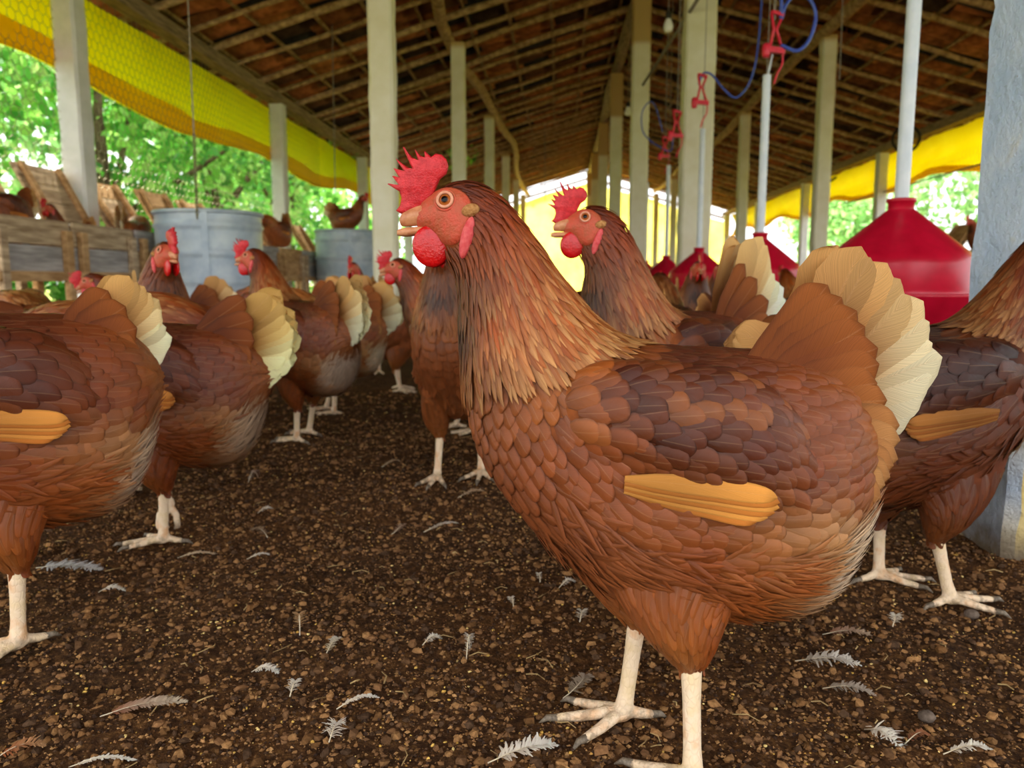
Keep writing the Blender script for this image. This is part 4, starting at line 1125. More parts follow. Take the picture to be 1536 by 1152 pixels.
        HX = np.array(HP(700, 590)); HX2 = np.array(HP(930, 522))
        def is_hackle(U, P0):
            f = (P0[:, 0] - HX[0]) / (HX2[0] - HX[0]); zl = HX[1] + (HX2[1] - HX[1]) * np.clip(f, -.3, 1.2)
            return (P0[:, 2] > zl) & (ix(U) > 6.4)
        # body: back, sides, breast
        U, T = scatter(trunk, .055, .60, .0088 * q, .0108 * q, rs)
        n = len(U); i_ = ix(U); breast = sstep(i_, 6.5, 9.5)
        up = np.cos(T)          # 1 on the back
        L = (.026 - .008 * breast) * q * rs.uniform(.9, 1.12, n); W = (.0168 - .0035 * breast) * q * rs.uniform(.92, 1.1, n)
        sgn = np.sign(np.sin(T)); low = sstep(-up, .25, .6) * (1 - breast); L = L * (1 + .5 * low); W = W * (1 - .35 * low)
        emit(trunk, U, T, L, W, rs.normal(0, .10, n) + sgn * .12 * (1 - breast) * (up > -.2), .0022 * one(n), ROUND, -.0006 * one(n) + rs.normal(0, .0003, n), 1.15, 1.0 + .10 * mark,
             keep=lambda U, T, P0: ~is_hackle(U, P0) & ~((P0[:, 2] < HP(0, 790)[1]) & (ix(U) < 3.4)))
        # soft belly and fluff under the tail: narrow loose barbs
        for (ua, ub, sp, ll, ww) in ((.045, .22, .0050, .030, .0032), (.19, .42, .0075, .034, .0060)):
            U, T = scatter(trunk, ua, ub, sp * q, ww * .9 * q, rs, PI * .62, PI * 1.38); n = len(U)
            emit(trunk, U, T, ll * rs.uniform(.7, 1.3, n), ww * q * rs.uniform(.6, 1.1, n), rs.normal(0, .28, n), rs.uniform(.002, .009, n), HAIR, 0 * one(n), 1.12, 1.1, jit=.09, uvs=.6)
        # thighs
        if not sit:
            for s in (1, -1):
                lf = thighs[s]; U, T = scatter(lf, .10, .66, .0080 * q, .0080 * q, rs); n = len(U)
                emit(lf, U, T, .030 * q * rs.uniform(.8, 1.2, n), .0095 * q * rs.uniform(.7, 1.1, n), rs.normal(0, .16, n) - s * .12, .0016 * one(n), ROUND if detail < 3 else (.6, 1, .95, .75, .5, .25, .05), -.0004 * one(n), 1.15, 1.1, uvs=.75)
        # hackle: lance feathers, longer and paler toward the shoulders
        U, T = scatter(trunk, .36, .80, .0060 * q, .0038 * q, rs); n = len(U); k = sstep(ix(U), 14.5, 8.0) if False else 1 - sstep(ix(U), 8.5, 14.5)
        L = (.011 + .024 * k) * (q ** .5) * rs.uniform(.85, 1.15, n); W = (.0026 + .0036 * k) * q * rs.uniform(.85, 1.15, n)
        def hk(U, T, P0): return is_hackle(U, P0)
        P0 = trunk.samp(trunk.P0, np.clip(U - .5 * L / trunk.samp(trunk.su, U, T), 0, 1), T); keep = is_hackle(U, P0) & ~np.array([_inside(np.array([HP(*p) for p in FACE]), a[0], a[2]) for a in trunk.samp(trunk.P0, U, T)]); U, T, L, W, k = U[keep], T[keep], L[keep], W[keep], k[keep]; n = len(U)
        P0 = P0[keep]
        front = np.clip(-np.cos(T), 0, 1) ** 2
        b = plumage(P0[:, [0, 2]]) * tint * rs.lognormal(0, .14, (n, 1)) * np.array([.92, .84, .50])
        pale = np.array(s2l((226, 172, 104))) * tint ** .6
        mixk = (np.clip(k * 1.2 - .25, 0, .75) * (1 - .85 * front) * rs.uniform(.0, 1.05, n) * mark)[:, None]
        tp = b * (1 - mixk) + pale * mixk; ed = b * .72
        sets.append(feathers(trunk, U, T, L, W, rs.normal(0, .07, n), .0014 + .002 * k, ROWS, POINT, cols, b * .68, tp * 1.05, ed * .75 + tp * .25, .0012 + rs.normal(0, .0004, n), .15, .72))  # darkened base is painted shading; paler tip is plumage colour
        # head: tiny feathers
        U, T = scatter(trunk, .70, .905, .0032 * q, .0021 * q, rs); n = len(U)
        fc = np.array([HP(*p) for p in FACE])
        from_poly = lambda P0: np.array([_inside(fc, p[0], p[2]) for p in P0])
        L = .0075 * (q ** .5) * rs.uniform(.8, 1.2, n); W = .0024 * q * one(n)
        emit(trunk, U, T, L, W, rs.normal(0, .12, n), .0008 * one(n), POINT, .0002 * one(n), 1.2, .9, keep=lambda U, T, P0: ~from_poly(P0) & ~from_poly(trunk.samp(trunk.P0, U, T)) & ((np.cos(T) > .25) | (ix(U) < 14.6)), jit=.14)
        # far wing (and, on all but the foreground bird, both wings): coverts in the shared plumage
        for s in (1, -1):
            if detail == 3 and s == 1: continue
            w = wings[s]; U, T = scatter(w, .05, .93, .011 * q, .014 * q, rs); n = len(U); kk = 1 - U
            emit(w, U, T, (.020 + .010 * kk) * q * rs.uniform(.9, 1.1, n), (.0142 + .0045 * kk) * q, rs.normal(0, .1, n) - s * .18 * one(n), .0018 * one(n), ROUND, 0 * one(n), 1.1, 1.0 + .2 * mark, keep=lambda U, T, P0: s * np.sin(T) > -.15)
        vo = 0; VV = []; FF = []; UU = []; CC = []
        for (v, f, uv, c, _) in sets:
            VV.append(v); FF.append(f + vo); UU.append(uv); CC.append(c); vo += len(v)
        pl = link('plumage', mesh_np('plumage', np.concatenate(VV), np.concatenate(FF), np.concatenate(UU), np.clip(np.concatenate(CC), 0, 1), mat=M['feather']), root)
        pl['kind'] = 'stuff'
        if detail == 3:      # single feathers of the near wing
            w = wings[1]; U, T = scatter(w, .05, .93, .0098, .0125, rs); n = len(U); kk = 1 - U
            P0 = w.samp(w.P0, U, T); keep = np.sin(T) > -.1; U, T, kk, P0 = U[keep], T[keep], kk[keep], P0[keep]; n = len(U)
            b = plumage(P0[:, [0, 2]]) * tint * rs.lognormal(0, .12, (n, 1))
            odd = (rs.random(n) < .09); b[odd] = b[odd] * .55 + np.array(s2l((168, 98, 48))) * .45
            v, f, uv, c, m = feathers(w, U, T, (.0200 + .010 * kk) * rs.uniform(.9, 1.12, n), (.0142 + .0045 * kk) * rs.uniform(.92, 1.08, n), rs.normal(0, .09, n) - .18, .0022 * one(n), ROWS, ROUND, cols, b * .62, b * 1.18, b * 1.12, rs.normal(0.0004, .0003, n), .12)  # dark base to light tip puts shading into the feather colour
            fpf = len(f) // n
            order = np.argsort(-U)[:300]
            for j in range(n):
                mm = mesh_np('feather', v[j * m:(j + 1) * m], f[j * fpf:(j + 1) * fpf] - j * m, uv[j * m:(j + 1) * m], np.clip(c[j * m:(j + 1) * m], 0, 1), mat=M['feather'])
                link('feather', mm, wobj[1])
    # ---- flight feathers along the lower edge of the wing
    if detail >= 1:
        for s in ((1, -1) if detail >= 2 else (1, -1)):
            for k, (b, t, wd, bend) in enumerate(FLIGHT[::1 if detail >= 2 else 2]):
                g = (np.array((218, 146, 66)) if k % 2 else np.array((196, 118, 48))) * np.clip(tint ** .35, 0, 1.05)
                v, f, uv, c = feather_card(HP(*b, .492), HP(*t, .492), wd * .00046, bend, g * .9, np.minimum(g * 1.1, 250), s * (.0752 + .0006 * k), seed + k, rows=9, yt=s * (.079 + .0008 * k))
                link('flight_feather', mesh_np('flight_feather', v, f, uv, c, mat=M['flight']), wobj[s])
    # ---- tail fan
    pvt = np.array(HP(1195, 620)); ca, sa = math.cos(-tail_pitch), math.sin(-tail_pitch)
    def tp_(p, D=.548):
        q = (np.array(HP(*p, D)) - pvt) * tail_scale; return pvt + np.array([q[0] * ca - q[1] * sa, q[0] * sa + q[1] * ca])
    tt_ = np.array(tail_tint)
    def dense(A):
        out = []
        for i, a in enumerate(A):
            out.append(a)
            if i + 1 < len(A):
                b = A[i + 1]; mixp = lambda p, r: tuple(.5 * np.array(p) + .5 * np.array(r)); out.append((mixp(a[0], b[0]), mixp(a[1], b[1]), (a[2] + b[2]) / 2, (a[3] + b[3]) / 2, mixp(a[4], b[4]), mixp(a[5], b[5])))
        return out
    TL = dense(TAIL) if detail >= 2 else TAIL; TC = dense(TCOV) if detail == 3 else TCOV
    step = 1 if detail >= 1 else 2
    for s in (1, -1):
        for k, (b, t, wd, bend, c1, c2) in enumerate(TL[::step]):
            t = tuple(np.array(t) + (np.array(t) - np.array(b)) * rs.normal(-.01, .035) + rs.normal(0, 3, 2))
            if s < 0 and detail < 2 and k % 2: continue
            v, f, uv, c = feather_card(tp_(b), tp_(t), wd * rs.uniform(.94, 1.08) * .00066 * tail_scale * (1.0 if detail >= 2 else 1.25), bend, np.minimum(np.array(c1) * tt_ * (jt := rs.uniform(.86, 1.06)), 250), np.minimum(np.array(c2) * tt_ * (1 - (1 - jt) * .8) * np.array([1, 1, .98]), 252), s * (.0125 - .0006 * k), seed + k, rows=12 if detail == 3 else 7, ragged=.04, yt=s * (.015 - .0008 * k + rs.normal(0, .0004)))
            link('tail_feather', mesh_np('tail_feather', v, f, uv, c, mat=M['tail']), root)
        for k, (b, t, wd, bend, c1, c2) in enumerate(TC[::step]):
            if s < 0 and k < 3: continue
            t = tuple(np.array(t) + rs.normal(0, 5, 2))
            tk = np.clip(tint, .5, 1.15)
            v, f, uv, c = feather_card(tp_(b, .532), tp_(t, .532), wd * .00058 * (1.0 if detail >= 2 else 1.3), bend, np.array(c1) * .84 * tk ** .45, np.minimum(np.array(c2) * .88 * tk ** .35, 250), s * (.020 + .0022 * k * 9 / len(TC)), seed + 30 + k, rows=10 if detail == 3 else 6, ragged=.03, yt=s * (.022 + .0026 * k * 9 / len(TC)))
            link('tail_covert', mesh_np('tail_covert', v, f, uv, c * np.array([1.12, 1.0, .72]), mat=M['flight']), root)
    # ---- head furniture
    lat = lambda x, z_: _latw(trunk, x, z_)
    def flat_solid(nm, outline, y0, th, mat, parent=root):
        pts = [np.array(HP(*p)) for p in outline]; n = len(pts); V = []; F = []
        c = np.mean(pts, 0)
        for lay, (inset, yy) in enumerate(((.0, 0.0), (.0007, th * .6), (.0016, th))):
            for sd in (1, -1):
                if lay == 0 and sd < 0: continue
                for i in range(n):
                    a, b_, d = pts[i - 1], pts[i], pts[(i + 1) % n]
                    e = (d - a); e /= np.linalg.norm(e) + 1e-9; nrm = np.array([-e[1], e[0]])
                    if np.dot(nrm, c - b_) < 0 and lay: pass
                    p = b_ + orient * nrm * inset
                    V.append((p[0], y0 + sd * yy, p[1]))
        r = lambda k: [k * n + i for i in range(n)]
        for (A, B) in ((0, 1), (1, 3), (2, 0), (4, 2)):
            for i in range(n): j = (i + 1) % n; F.append((A * n + i, A * n + j, B * n + j, B * n + i))
        for base in (3, 4):
            tri = tessellate_polygon([[Vector((pts[i][0], pts[i][1], 0)) for i in range(n)]])
            for t in tri: F.append(tuple(base * n + i for i in (t if base == 3 else t[::-1])))
        W = hw(V)
        m_ = bpy.data.meshes.new(nm); m_.from_pydata([tuple(v) for v in W], [], F); m_.update()
        bm = bmesh.new(); bm.from_mesh(m_); bmesh.ops.recalc_face_normals(bm, faces=bm.faces); bm.to_mesh(m_); bm.free()
        m_.polygons.foreach_set('use_smooth', [True] * len(m_.polygons)); m_.materials.append(mat)
        return link(nm, m_, parent)
    ar = 0; P_ = [HP(*p) for p in COMB]
    for i in range(len(P_)): ar += P_[i - 1][0] * P_[i][1] - P_[i][0] * P_[i - 1][1]
    orient = 1 if ar > 0 else -1
    flat_solid('comb', COMB, 0.0, .0030, M['comb'])
    # wattles
    for s in (1, -1):
        mb = MB(); c = HP(648, 375)
        ellip(mb, (c[0], s * .0075, c[1]), (.0132, .0036, .0148), Matrix.Rotation(.2, 3, 'Y'), 18, 12)
        V = hw(mb.v); mm = bpy.data.meshes.new('wattle'); mm.from_pydata([tuple(v) for v in V], [], mb.f); mm.update(); mm.polygons.foreach_set('use_smooth', [True] * len(mm.polygons)); mm.materials.append(M['wattle']); link('wattle', mm, root)
    # beak
    for nm, rg in (('upper_beak', [(662, 312, 662, 343, .0105), (640, 311, 642, 343, .0086), (622, 315, 624, 344, .0066), (609, 320, 611, 344.5, .0046), (602, 327, 604, 344.5, .0030), (599, 334, 601, 342, .0012)]),
                   ('lower_beak', [(668, 338, 664, 352, .0090), (642, 343, 642, 356, .0072), (622, 345, 622, 359, .0058), (606, 346.5, 607, 360, .0044), (596, 350, 596, 358, .0020)])):
        lf = Loft([r + (0,) for r in rg], 20 if detail >= 2 else 6, 16 if detail >= 2 else 8); V = hw(lf.verts())
        m_ = bpy.data.meshes.new(nm); m_.from_pydata([tuple(v) for v in V], [], lf.faces()); m_.update()
        bm = bmesh.new(); bm.from_mesh(m_); bmesh.ops.recalc_face_normals(bm, faces=bm.faces); bm.to_mesh(m_); bm.free()
        m_.polygons.foreach_set('use_smooth', [True] * len(m_.polygons)); m_.materials.append(M['beak']); link(nm, m_, root)
    for s in (1, -1):
        # bare face
        fo = np.array([HP(*p) for p in FACE]); fo = catmull(np.vstack([fo, fo[:1]]), 41 if detail >= 2 else 21)[:-1]; c = np.array(HP(668, 330))
        V = []; F = []; n = len(fo); rr = (1.0, .94, .7, .4, .001) if detail >= 1 else (1.0, .6, .001)
        for k, r_ in enumerate(rr):
            for p in fo:
                w_ = c + (p - c) * r_
                V.append((w_[0], s * (lat(w_[0], w_[1]) + (.0014 if k else -.001)), w_[1]))
        for k in range(len(rr) - 1):
            for i in range(n): F.append((k * n + i, k * n + (i + 1) % n, (k + 1) * n + (i + 1) % n, (k + 1) * n + i))
        V = hw(V); m_ = bpy.data.meshes.new('face'); m_.from_pydata([tuple(v) for v in V], [], F); m_.update()
        m_.polygons.foreach_set('use_smooth', [True] * len(m_.polygons)); m_.materials.append(M['face']); fobj = link('face', m_, root)
        # eye, set in the face, looking sideways
        c = HP(671, 309); yl = lat(*c)
        e_ = .002; gx_ = (lat(c[0] + e_, c[1]) - lat(c[0] - e_, c[1])) / (2 * e_); gz_ = (lat(c[0], c[1] + e_) - lat(c[0], c[1] - e_)) / (2 * e_)
        nv = np.array([-gx_ * .7, s * 1.0, -gz_ * .7]); nv /= np.linalg.norm(nv); p0 = np.array([c[0], s * (yl - .0002), c[1]])
        P = hw([p0])[0]; Ax = hw([p0 + nv])[0] - P; Ax /= np.linalg.norm(Ax)
        mb = MB(); ellip(mb, (0, 0, 0), (.0047, .0038, .0047), None, 16, 10)
        eo = link('eye', mb.mesh('eye', M['eye'], True), root); eo.location = P
        eo.rotation_euler = Vector(Ax).to_track_quat('Y', 'Z').to_euler()
        if detail >= 1:
            mb = MB(); rg = .0053
            mb.tube([(rg * math.cos(t), .0022, rg * math.sin(t)) for t in np.linspace(0, 2 * PI, 21)], .0012, 6, False); lo_ = mb.build('eyelid', M['eyelid'], eo, smooth=True)
            if detail >= 2:
                mb = MB(); rg = .0072
                mb.tube([(rg * math.cos(t), .0008, rg * math.sin(t)) for t in np.linspace(0, 2 * PI, 25)], .0011, 6, False); mb.build('eye_ring', M['face'], eo, smooth=True)
        # ear tuft and lobe
        for nm, pc, rad, rot_, mt in (('ear_tuft', (708, 324), (.0066, .004, .0046), .3, M['tuft']), ('earlobe', (703, 364), (.0045, .0035, .0150), -.25, M['ear'])):
            c = HP(*pc); mb = MB(); ellip(mb, (c[0], s * (lat(*c) + .001), c[1]), rad, Matrix.Rotation(rot_, 3, 'Y'), 12, 8)
            V = hw(mb.v); mm = bpy.data.meshes.new(nm); mm.from_pydata([tuple(v) for v in V], [], mb.f); mm.update(); mm.polygons.foreach_set('use_smooth', [True] * len(mm.polygons)); mm.materials.append(mt); link(nm, mm, root)
    # ---- legs
    if not sit:
        for s in (1, -1):
            hk = HP(1038, 1000, .527); dx = th_dx[s]
            hock = Vector((hk[0] + dx, s * .035, hk[1]))
            if feet and s in feet: ft = Vector((feet[s][0], feet[s][1], .010))
            else: ft = Vector((hk[0] + dx + (.004 if s > 0 else .02), s * .036, .010))
            rs2 = random.Random(seed * 3 + s)
            mb = MB(); claws = []
            up_ = (lift == s)
            if up_:
                ft = hock + Vector((-.006, 0, -.045))
            mb.tube([hock + Vector((0, 0, .012)), hock, hock.lerp(ft, .35), hock.lerp(ft, .75), ft + Vector((0, 0, .004)), ft + Vector((.002, 0, -.004))], [.0085, .0082, .0068, .0066, .0078, .0065], 12 if detail >= 2 else 6)
            toes = [(R(34), .046), (0, .056), (R(-34), .046), (PI + R(12), .026)]
            for a, ln in toes:
                a += rs2.uniform(-.12, .12); d = Vector((math.cos(a), math.sin(a), 0))
                if up_:
                    pts = [ft + Vector((0, 0, -.002)), ft + d * ln * .3 + Vector((0, 0, -.014)), ft + d * ln * .35 + Vector((0, 0, -.032)), ft + d * ln * .15 + Vector((0, 0, -.046))]
                else:
                    g = lambda f_, zz: Vector((ft.x, ft.y, 0)) + d * ln * f_ + Vector((0, 0, zz))
                    pts = [g(0, .009), g(.25, .0105), g(.6, .0075), g(1, .0055)]
                mb.tube(pts, [.0062, .0052, .0046, .0036], 10 if detail >= 2 else 5)
                e = pts[-1]; dd = (pts[-1] - pts[-2]).normalized()
                claws.append([e - dd * .002, e + dd * .006 + Vector((0, 0, .001)), e + dd * .013 + Vector((0, 0, -.003))])
            if detail == 3: m_ = remeshed('leg', mb.v, mb.f, .0016, 3, M['leg'])
            elif detail == 2: m_ = remeshed('leg', mb.v, mb.f, .0024, 2, M['leg'])
            else: m_ = mb.mesh('leg', M['leg'], True)
            lo_ = link('leg', m_, root)
            if detail >= 2:
                for cl in claws:
                    mb = MB(); mb.tube(cl, [.0034, .0026, .0006], 8); mb.build('claw', M['claw'], lo_, smooth=True)
    return root
def _inside(poly, x, y):
    c = False; j = len(poly) - 1
    for i in range(len(poly)):
        if (poly[i][1] > y) != (poly[j][1] > y) and x < (poly[j][0] - poly[i][0]) * (y - poly[i][1]) / (poly[j][1] - poly[i][1]) + poly[i][0]: c = not c
        j = i
    return c
_lc = {}
def _latw(trunk, x, z):
    k = id(trunk)
    if k not in _lc:
        _lc.clear(); h = trunk.P0[trunk.nu * 6 // 10:]; _lc[k] = h[h[..., 1] > 0]
    P = _lc[k]; d = (P[:, 0] - x) ** 2 + (P[:, 2] - z) ** 2
    i = np.argsort(d)[:4]; w = 1 / (d[i] + 1e-8)
    return float((P[i, 1] * w).sum() / w.sum())
def yawdeg(a): return R(a) + YAW        # heading as seen from the camera: 0 right, 90 away, 180 left, 270 toward
EYE = (HP(671, 309)[0], HP(671, 309)[1])
def place_eye(px, D, heading, fwd=EYE[0], scale=1.0):
    """ground place of a hen whose eye shows at px and stands D ahead"""
    lat = (px - CX) / F_PX * D * 1.0
    c = to_world(lat, D, 0); a = heading
    return (c.x - math.cos(a) * fwd * scale, c.y - math.sin(a) * fwd * scale)
# ================================================================ THE FLOCK
def rootpt(px, D):
    v = to_world((px - CX) / F_PX * D, D, 0); return (v.x, v.y)
def gz(p): return ground_h(p[0], p[1]) + .001
NG = 'brown hens standing in the shed'
def foot_local(px, py):
    l, f = ground(px, py); return (-(l - HERO_LAT), -(f - HERO_D))
hp = to_world(HERO_LAT, HERO_D, 0)
make_hen('hen', 'large brown hen standing in profile in the foreground with upright red comb', (hp.x, hp.y), yawdeg(180), NG, 101, 3, feet={1: foot_local(1038, 1190), -1: foot_local(935, 1090)}, z=gz(hp))
DK = (.42, .36, .36)
def hen(px, D, head, label, seed, detail, **kw):
    p = rootpt(px, D); zz = kw.pop('z', gz(p))
    return make_hen('hen', label, p, yawdeg(head), NG, seed, detail, z=zz, **kw)
hen(1022, 1.0, 216, 'brown hen looking over the foreground hen with head in profile and white tail', 102, 2, yaw=R(-36), pitch=.07, scale=1.03, tint=(.92, .88, .86), tail_tint=(1.15, 1.25, 1.35), tail_scale=1.15, tail_pitch=.1)
hen(1376, .86, 2, 'dark chestnut hen facing away to the right, cut by the right edge', 103, 2, tint=DK, tail_pitch=-.95)
hen(-36, .735, 222, 'chestnut hen cut by the left edge with pale raised tail', 104, 2, tint=(.95, .9, .9), tail_tint=(1.05, 1.08, 1.08), scale=1.06, pitch=-.4, tail_scale=.72, tail_pitch=-.15)
hen(236, 1.08, 182, 'dark backed hen with cream tail lifting one foot', 105, 2, tint=(.68, .58, .52), tail_pitch=-.42, tail_tint=(1.05, 1.1, 1.0), pitch=-1.35, lift=-1, tail_scale=.95)
hen(232, 1.52, 303, 'hen facing the camera with drooping red comb in front of the drum', 106, 2, tint=(.9, .85, .8), yaw=R(12))
hen(456, 1.7, 145, 'hen with dark maroon neck turned left before the ribbed drum', 107, 2, tint=(.78, .72, .72), yaw=R(25), tail_pitch=-.35, tail_tint=(1.05, 1.1, 1.1))
hen(500, 2.12, 176, 'light brown hen with cream tail in front of the second drum', 108, 1, tint=(1.1, 1.15, 1.1), tail_pitch=-.3, pitch=-.8, tail_tint=(1.05, 1.1, 1.1))
hen(690, 1.38, 262, 'pale breasted hen facing the camera half hidden by the foreground hen', 109, 2, tint=(1.05, 1.05, 1.0), pitch=.1)
hen(706, 1.86, 184, 'hen showing only head and neck left of the foreground beak', 110, 1, tint=(.9, .85, .8), pitch=-.1)
hen(553, 3.0, 262, 'hen facing the camera below the tall white post', 111, 1, tint=(.85, .8, .78))
hen(592, 2.55, 340, 'hen with lowered red head near the tall white post', 112, 1, pitch=-.45)
hen(452, 2.95, 172, 'tan hen with pale tail between the two drums', 113, 1, tint=(1.25, 1.35, 1.4), tail_tint=(1.1, 1.1, 1.1), pitch=-.9, tail_pitch=-.2)
hen(42, 2.05, 118, 'hen with rounded dull brown back under the nest boxes', 114, 1, tint=(.85, .85, .9), pitch=-1.3, tail_pitch=-.8)
hen(86, 1.66, 165, 'brown hen with lowered head behind the left edge hen', 115, 1, tint=(.8, .78, .8), pitch=-1.3, tail_pitch=-.8)
hen(118, 1.32, 12, 'hen pointing its pale folded tail at the left edge', 116, 1, tint=(.75, .7, .72), tail_pitch=-1.0, tail_tint=(1.1, 1.15, 1.15), pitch=-1.2)
hen(262, 2.25, 196, 'hen with only its red face showing above a white tail', 117, 1, tint=(.7, .65, .65), pitch=-.42)
# around the feeders
hen(985, 1.62, 78, 'dark brown hen turned away behind the second hen', 118, 1, tint=(.55, .5, .5), pitch=-.5, tail_pitch=-.7)
hen(1100, 1.75, 58, 'very dark hen bending to the second red feeder', 119, 1, tint=(.5, .46, .46), pitch=-1.0, tail_pitch=-.8)
hen(1030, 2.5, 268, 'hen facing the camera just left of the second feeder', 120, 1, tint=(.8, .8, .8))
hen(1070, 2.95, 262, 'slim necked hen facing the camera in front of the third feeder', 121, 1, tint=(.8, .78, .78))
hen(1206, 2.75, 95, 'hen with pale nape eating between two red feeders', 122, 1, tint=(1.0, 1.05, 1.1), pitch=-.2, tail_pitch=-.8)
hen(1395, 2.45, 130, 'dark hen under the largest red feeder', 123, 1, tint=(.4, .36, .36), pitch=-.9, tail_pitch=-.8)
hen(1452, 3.1, 190, 'hen with red comb between the largest feeder and the blue post', 124, 1, tint=(.7, .65, .65))
# in and on the nest boxes and drum
def nest_hen(X, Y, head, z, label, seed, **kw):
    return make_hen('hen', label, (X, Y), R(head), 'hens in and on the nest boxes', seed, kw.pop('detail', 1), z=z, sit=True, **kw)
nest_hen(-2.29, 3.08, 268, .41, 'brown hen lying in the first nest box with its back above the boards', 130, pitch=-.9, tint=(.95, .9, .9), tail_pitch=-.7)
nest_hen(-2.29, 3.55, 265, .30, 'hen in the second nest box with red comb peeping over the board', 131, tint=(.7, .65, .65), scale=.95)
nest_hen(-2.29, 4.05, 100, .37, 'hen in the third nest box with pale tail above the board', 132, tail_pitch=-.2, pitch=-.9, tint=(1.1, 1.1, 1.1))
nest_hen(-2.28, 6.18, 255, .53, 'tan hen perched on a nest box between the drums', 133, tint=(1.2, 1.3, 1.3), pitch=-.8)
nest_hen(-1.90, 6.85, 5, .69, 'hen sitting on top of the second drum facing right', 134, tint=(.9, .85, .8), tail_pitch=-.3)
nest_hen(3.52, 6.75, 200, .45, 'hen lying in a nest box on the right side', 135, tint=(.8, .75, .75), tail_pitch=-.4, detail=0)
nest_hen(3.52, 8.3, 250, .50, 'second hen on the nest boxes of the right side', 136, tint=(.9, .8, .8), detail=0)
# far flock: a few birds copied
protos = [make_hen('hen', 'x', (0, 0), 0, 'distant brown hens down the shed', 140 + i, 0, tint=t, pitch=p, tail_pitch=-.4 if i else 0, yaw=y) for i, (t, p, y) in enumerate([((.85, .8, .8), 0, 0), ((.6, .55, .55), -1.2, 0), ((1.1, 1.1, 1.1), -.1, .7)])]
spots = [(838, 3.9, 0, 250, 'far hen with raised red head before the yellow end wall'), (860, 3.4, 1, 20, 'far dark hen pecking just left of the second hen'), (818, 5.0, 2, 200, 'far pale hen beside the neck of the foreground hen'),
         (962, 4.3, 1, 100, 'far dark hen pecking behind the second hen neck'), (1135, 6.4, 0, 190, 'far hen left of the right inner post'), (1165, 5.3, 0, 240, 'far upright hen between the second and largest feeders'), (1188, 7.4, 2, 30, 'far pale hen at the foot of the right inner post'),
         (1255, 6.2, 1, 160, 'far dark hen behind the cone of the largest feeder'), (1385, 4.4, 0, 150, 'far hen right of the largest feeder'), (1412, 5.8, 2, 330, 'far pale hen close to the blue post'), (640, 5.0, 0, 300, 'far hen right of the tall white post'), (612, 6.6, 2, 10, 'far pale hen behind the tall white post')]
first = set()
for i, (px, D, k, hd, lb) in enumerate(spots):
    o = copy_tree(protos[k]) if k in first else protos[k]
    first.add(k)
    p = rootpt(px, D); o.location = (p[0], p[1], gz(p)); o.rotation_euler = (0, 0, yawdeg(hd)); s = .95 + .1 * ((i * 37) % 10) / 10; o.scale = (s, s, s)
    o['label'] = lb; o['group'] = 'distant brown hens down the shed'
# ================================================================ LITTER ON THE FLOOR
# soil crumbs: jittered icosahedra
g = (1 + 5 ** .5) / 2
IV = np.array([(-1, g, 0), (1, g, 0), (-1, -g, 0), (1, -g, 0), (0, -1, g), (0, 1, g), (0, -1, -g), (0, 1, -g), (g, 0, -1), (g, 0, 1), (-g, 0, -1), (-g, 0, 1)]) / math.sqrt(1 + g * g)
IF = np.array([(0, 11, 5), (0, 5, 1), (0, 1, 7), (0, 7, 10), (0, 10, 11), (1, 5, 9), (5, 11, 4), (11, 10, 2), (10, 7, 6), (7, 1, 8), (3, 9, 4), (3, 4, 2), (3, 2, 6), (3, 6, 8), (3, 8, 9), (4, 9, 5), (2, 4, 11), (6, 2, 10), (8, 6, 7), (9, 8, 1)])
OV = np.array([(1, 0, 0), (0, 1, 0), (-1, 0, 0), (0, -1, 0), (0, 0, 1), (0, 0, -1)], float)
OF = np.array([(0, 1, 4), (1, 2, 4), (2, 3, 4), (3, 0, 4), (1, 0, 5), (2, 1, 5), (3, 2, 5), (0, 3, 5)])
def crumbs(name, n, rmin, rmax, smin, smax, cols, label, cat, seed, flat=(.5, .9), power=2.2, bias=1.0, BV=IV, BF=IF):
    rs = np.random.default_rng(seed)
    a = rs.uniform(R(18), R(162), n); r = rmin + (rmax - rmin) * rs.random(n) ** bias
    x = r * np.cos(a) * 1.0; y = r * np.sin(a)
    s = (smin + (smax - smin) * rs.random(n) ** power) * (1 + .35 * np.clip(r - .8, 0, 3))
    nb_ = len(BV)
    V = BV[None] * rs.uniform(.6, 1.35, (n, nb_, 1)) * np.stack([rs.uniform(.7, 1.3, n), rs.uniform(.7, 1.3, n), rs.uniform(*flat, n)], -1)[:, None]
    th = rs.uniform(0, 2 * PI, n); c, s_ = np.cos(th)[:, None], np.sin(th)[:, None]
    V = np.stack([V[..., 0] * c - V[..., 1] * s_, V[..., 0] * s_ + V[..., 1] * c, V[..., 2]], -1) * s[:, None, None]
    z = ground_hn(x, y) + s * .25
    V += np.stack([x, y, z], -1)[:, None]
    C = np.array([s2l(k) for k in cols])[rs.integers(0, len(cols), n)] * rs.uniform(.85, 1.5, (n, 1))
    F = (np.arange(n) * nb_)[:, None, None] + BF[None]
    o = link(name, mesh_np(name, V.reshape(-1, 3), F.reshape(-1, 3), col=np.repeat(C, nb_, 0), smooth=False, mat=M['clod']))
    tag(o, label, cat, kind='stuff'); return o
crumbs('soil_crumbs', 34000, .42, 2.6, .0012, .0050, [(96, 68, 44), (116, 82, 52), (74, 54, 38), (138, 100, 62), (104, 72, 42)], 'loose dark brown crumbs of litter soil on the floor', 'soil', 1, bias=1.15)
crumbs('fine_soil', 150000, .42, 2.0, .0007, .0026, [(96, 68, 44), (70, 50, 34), (56, 40, 30), (128, 92, 58), (104, 72, 42), (150, 112, 70)], 'fine granular litter covering the floor between the crumbs', 'soil', 9, bias=1.1, BV=OV, BF=OF)
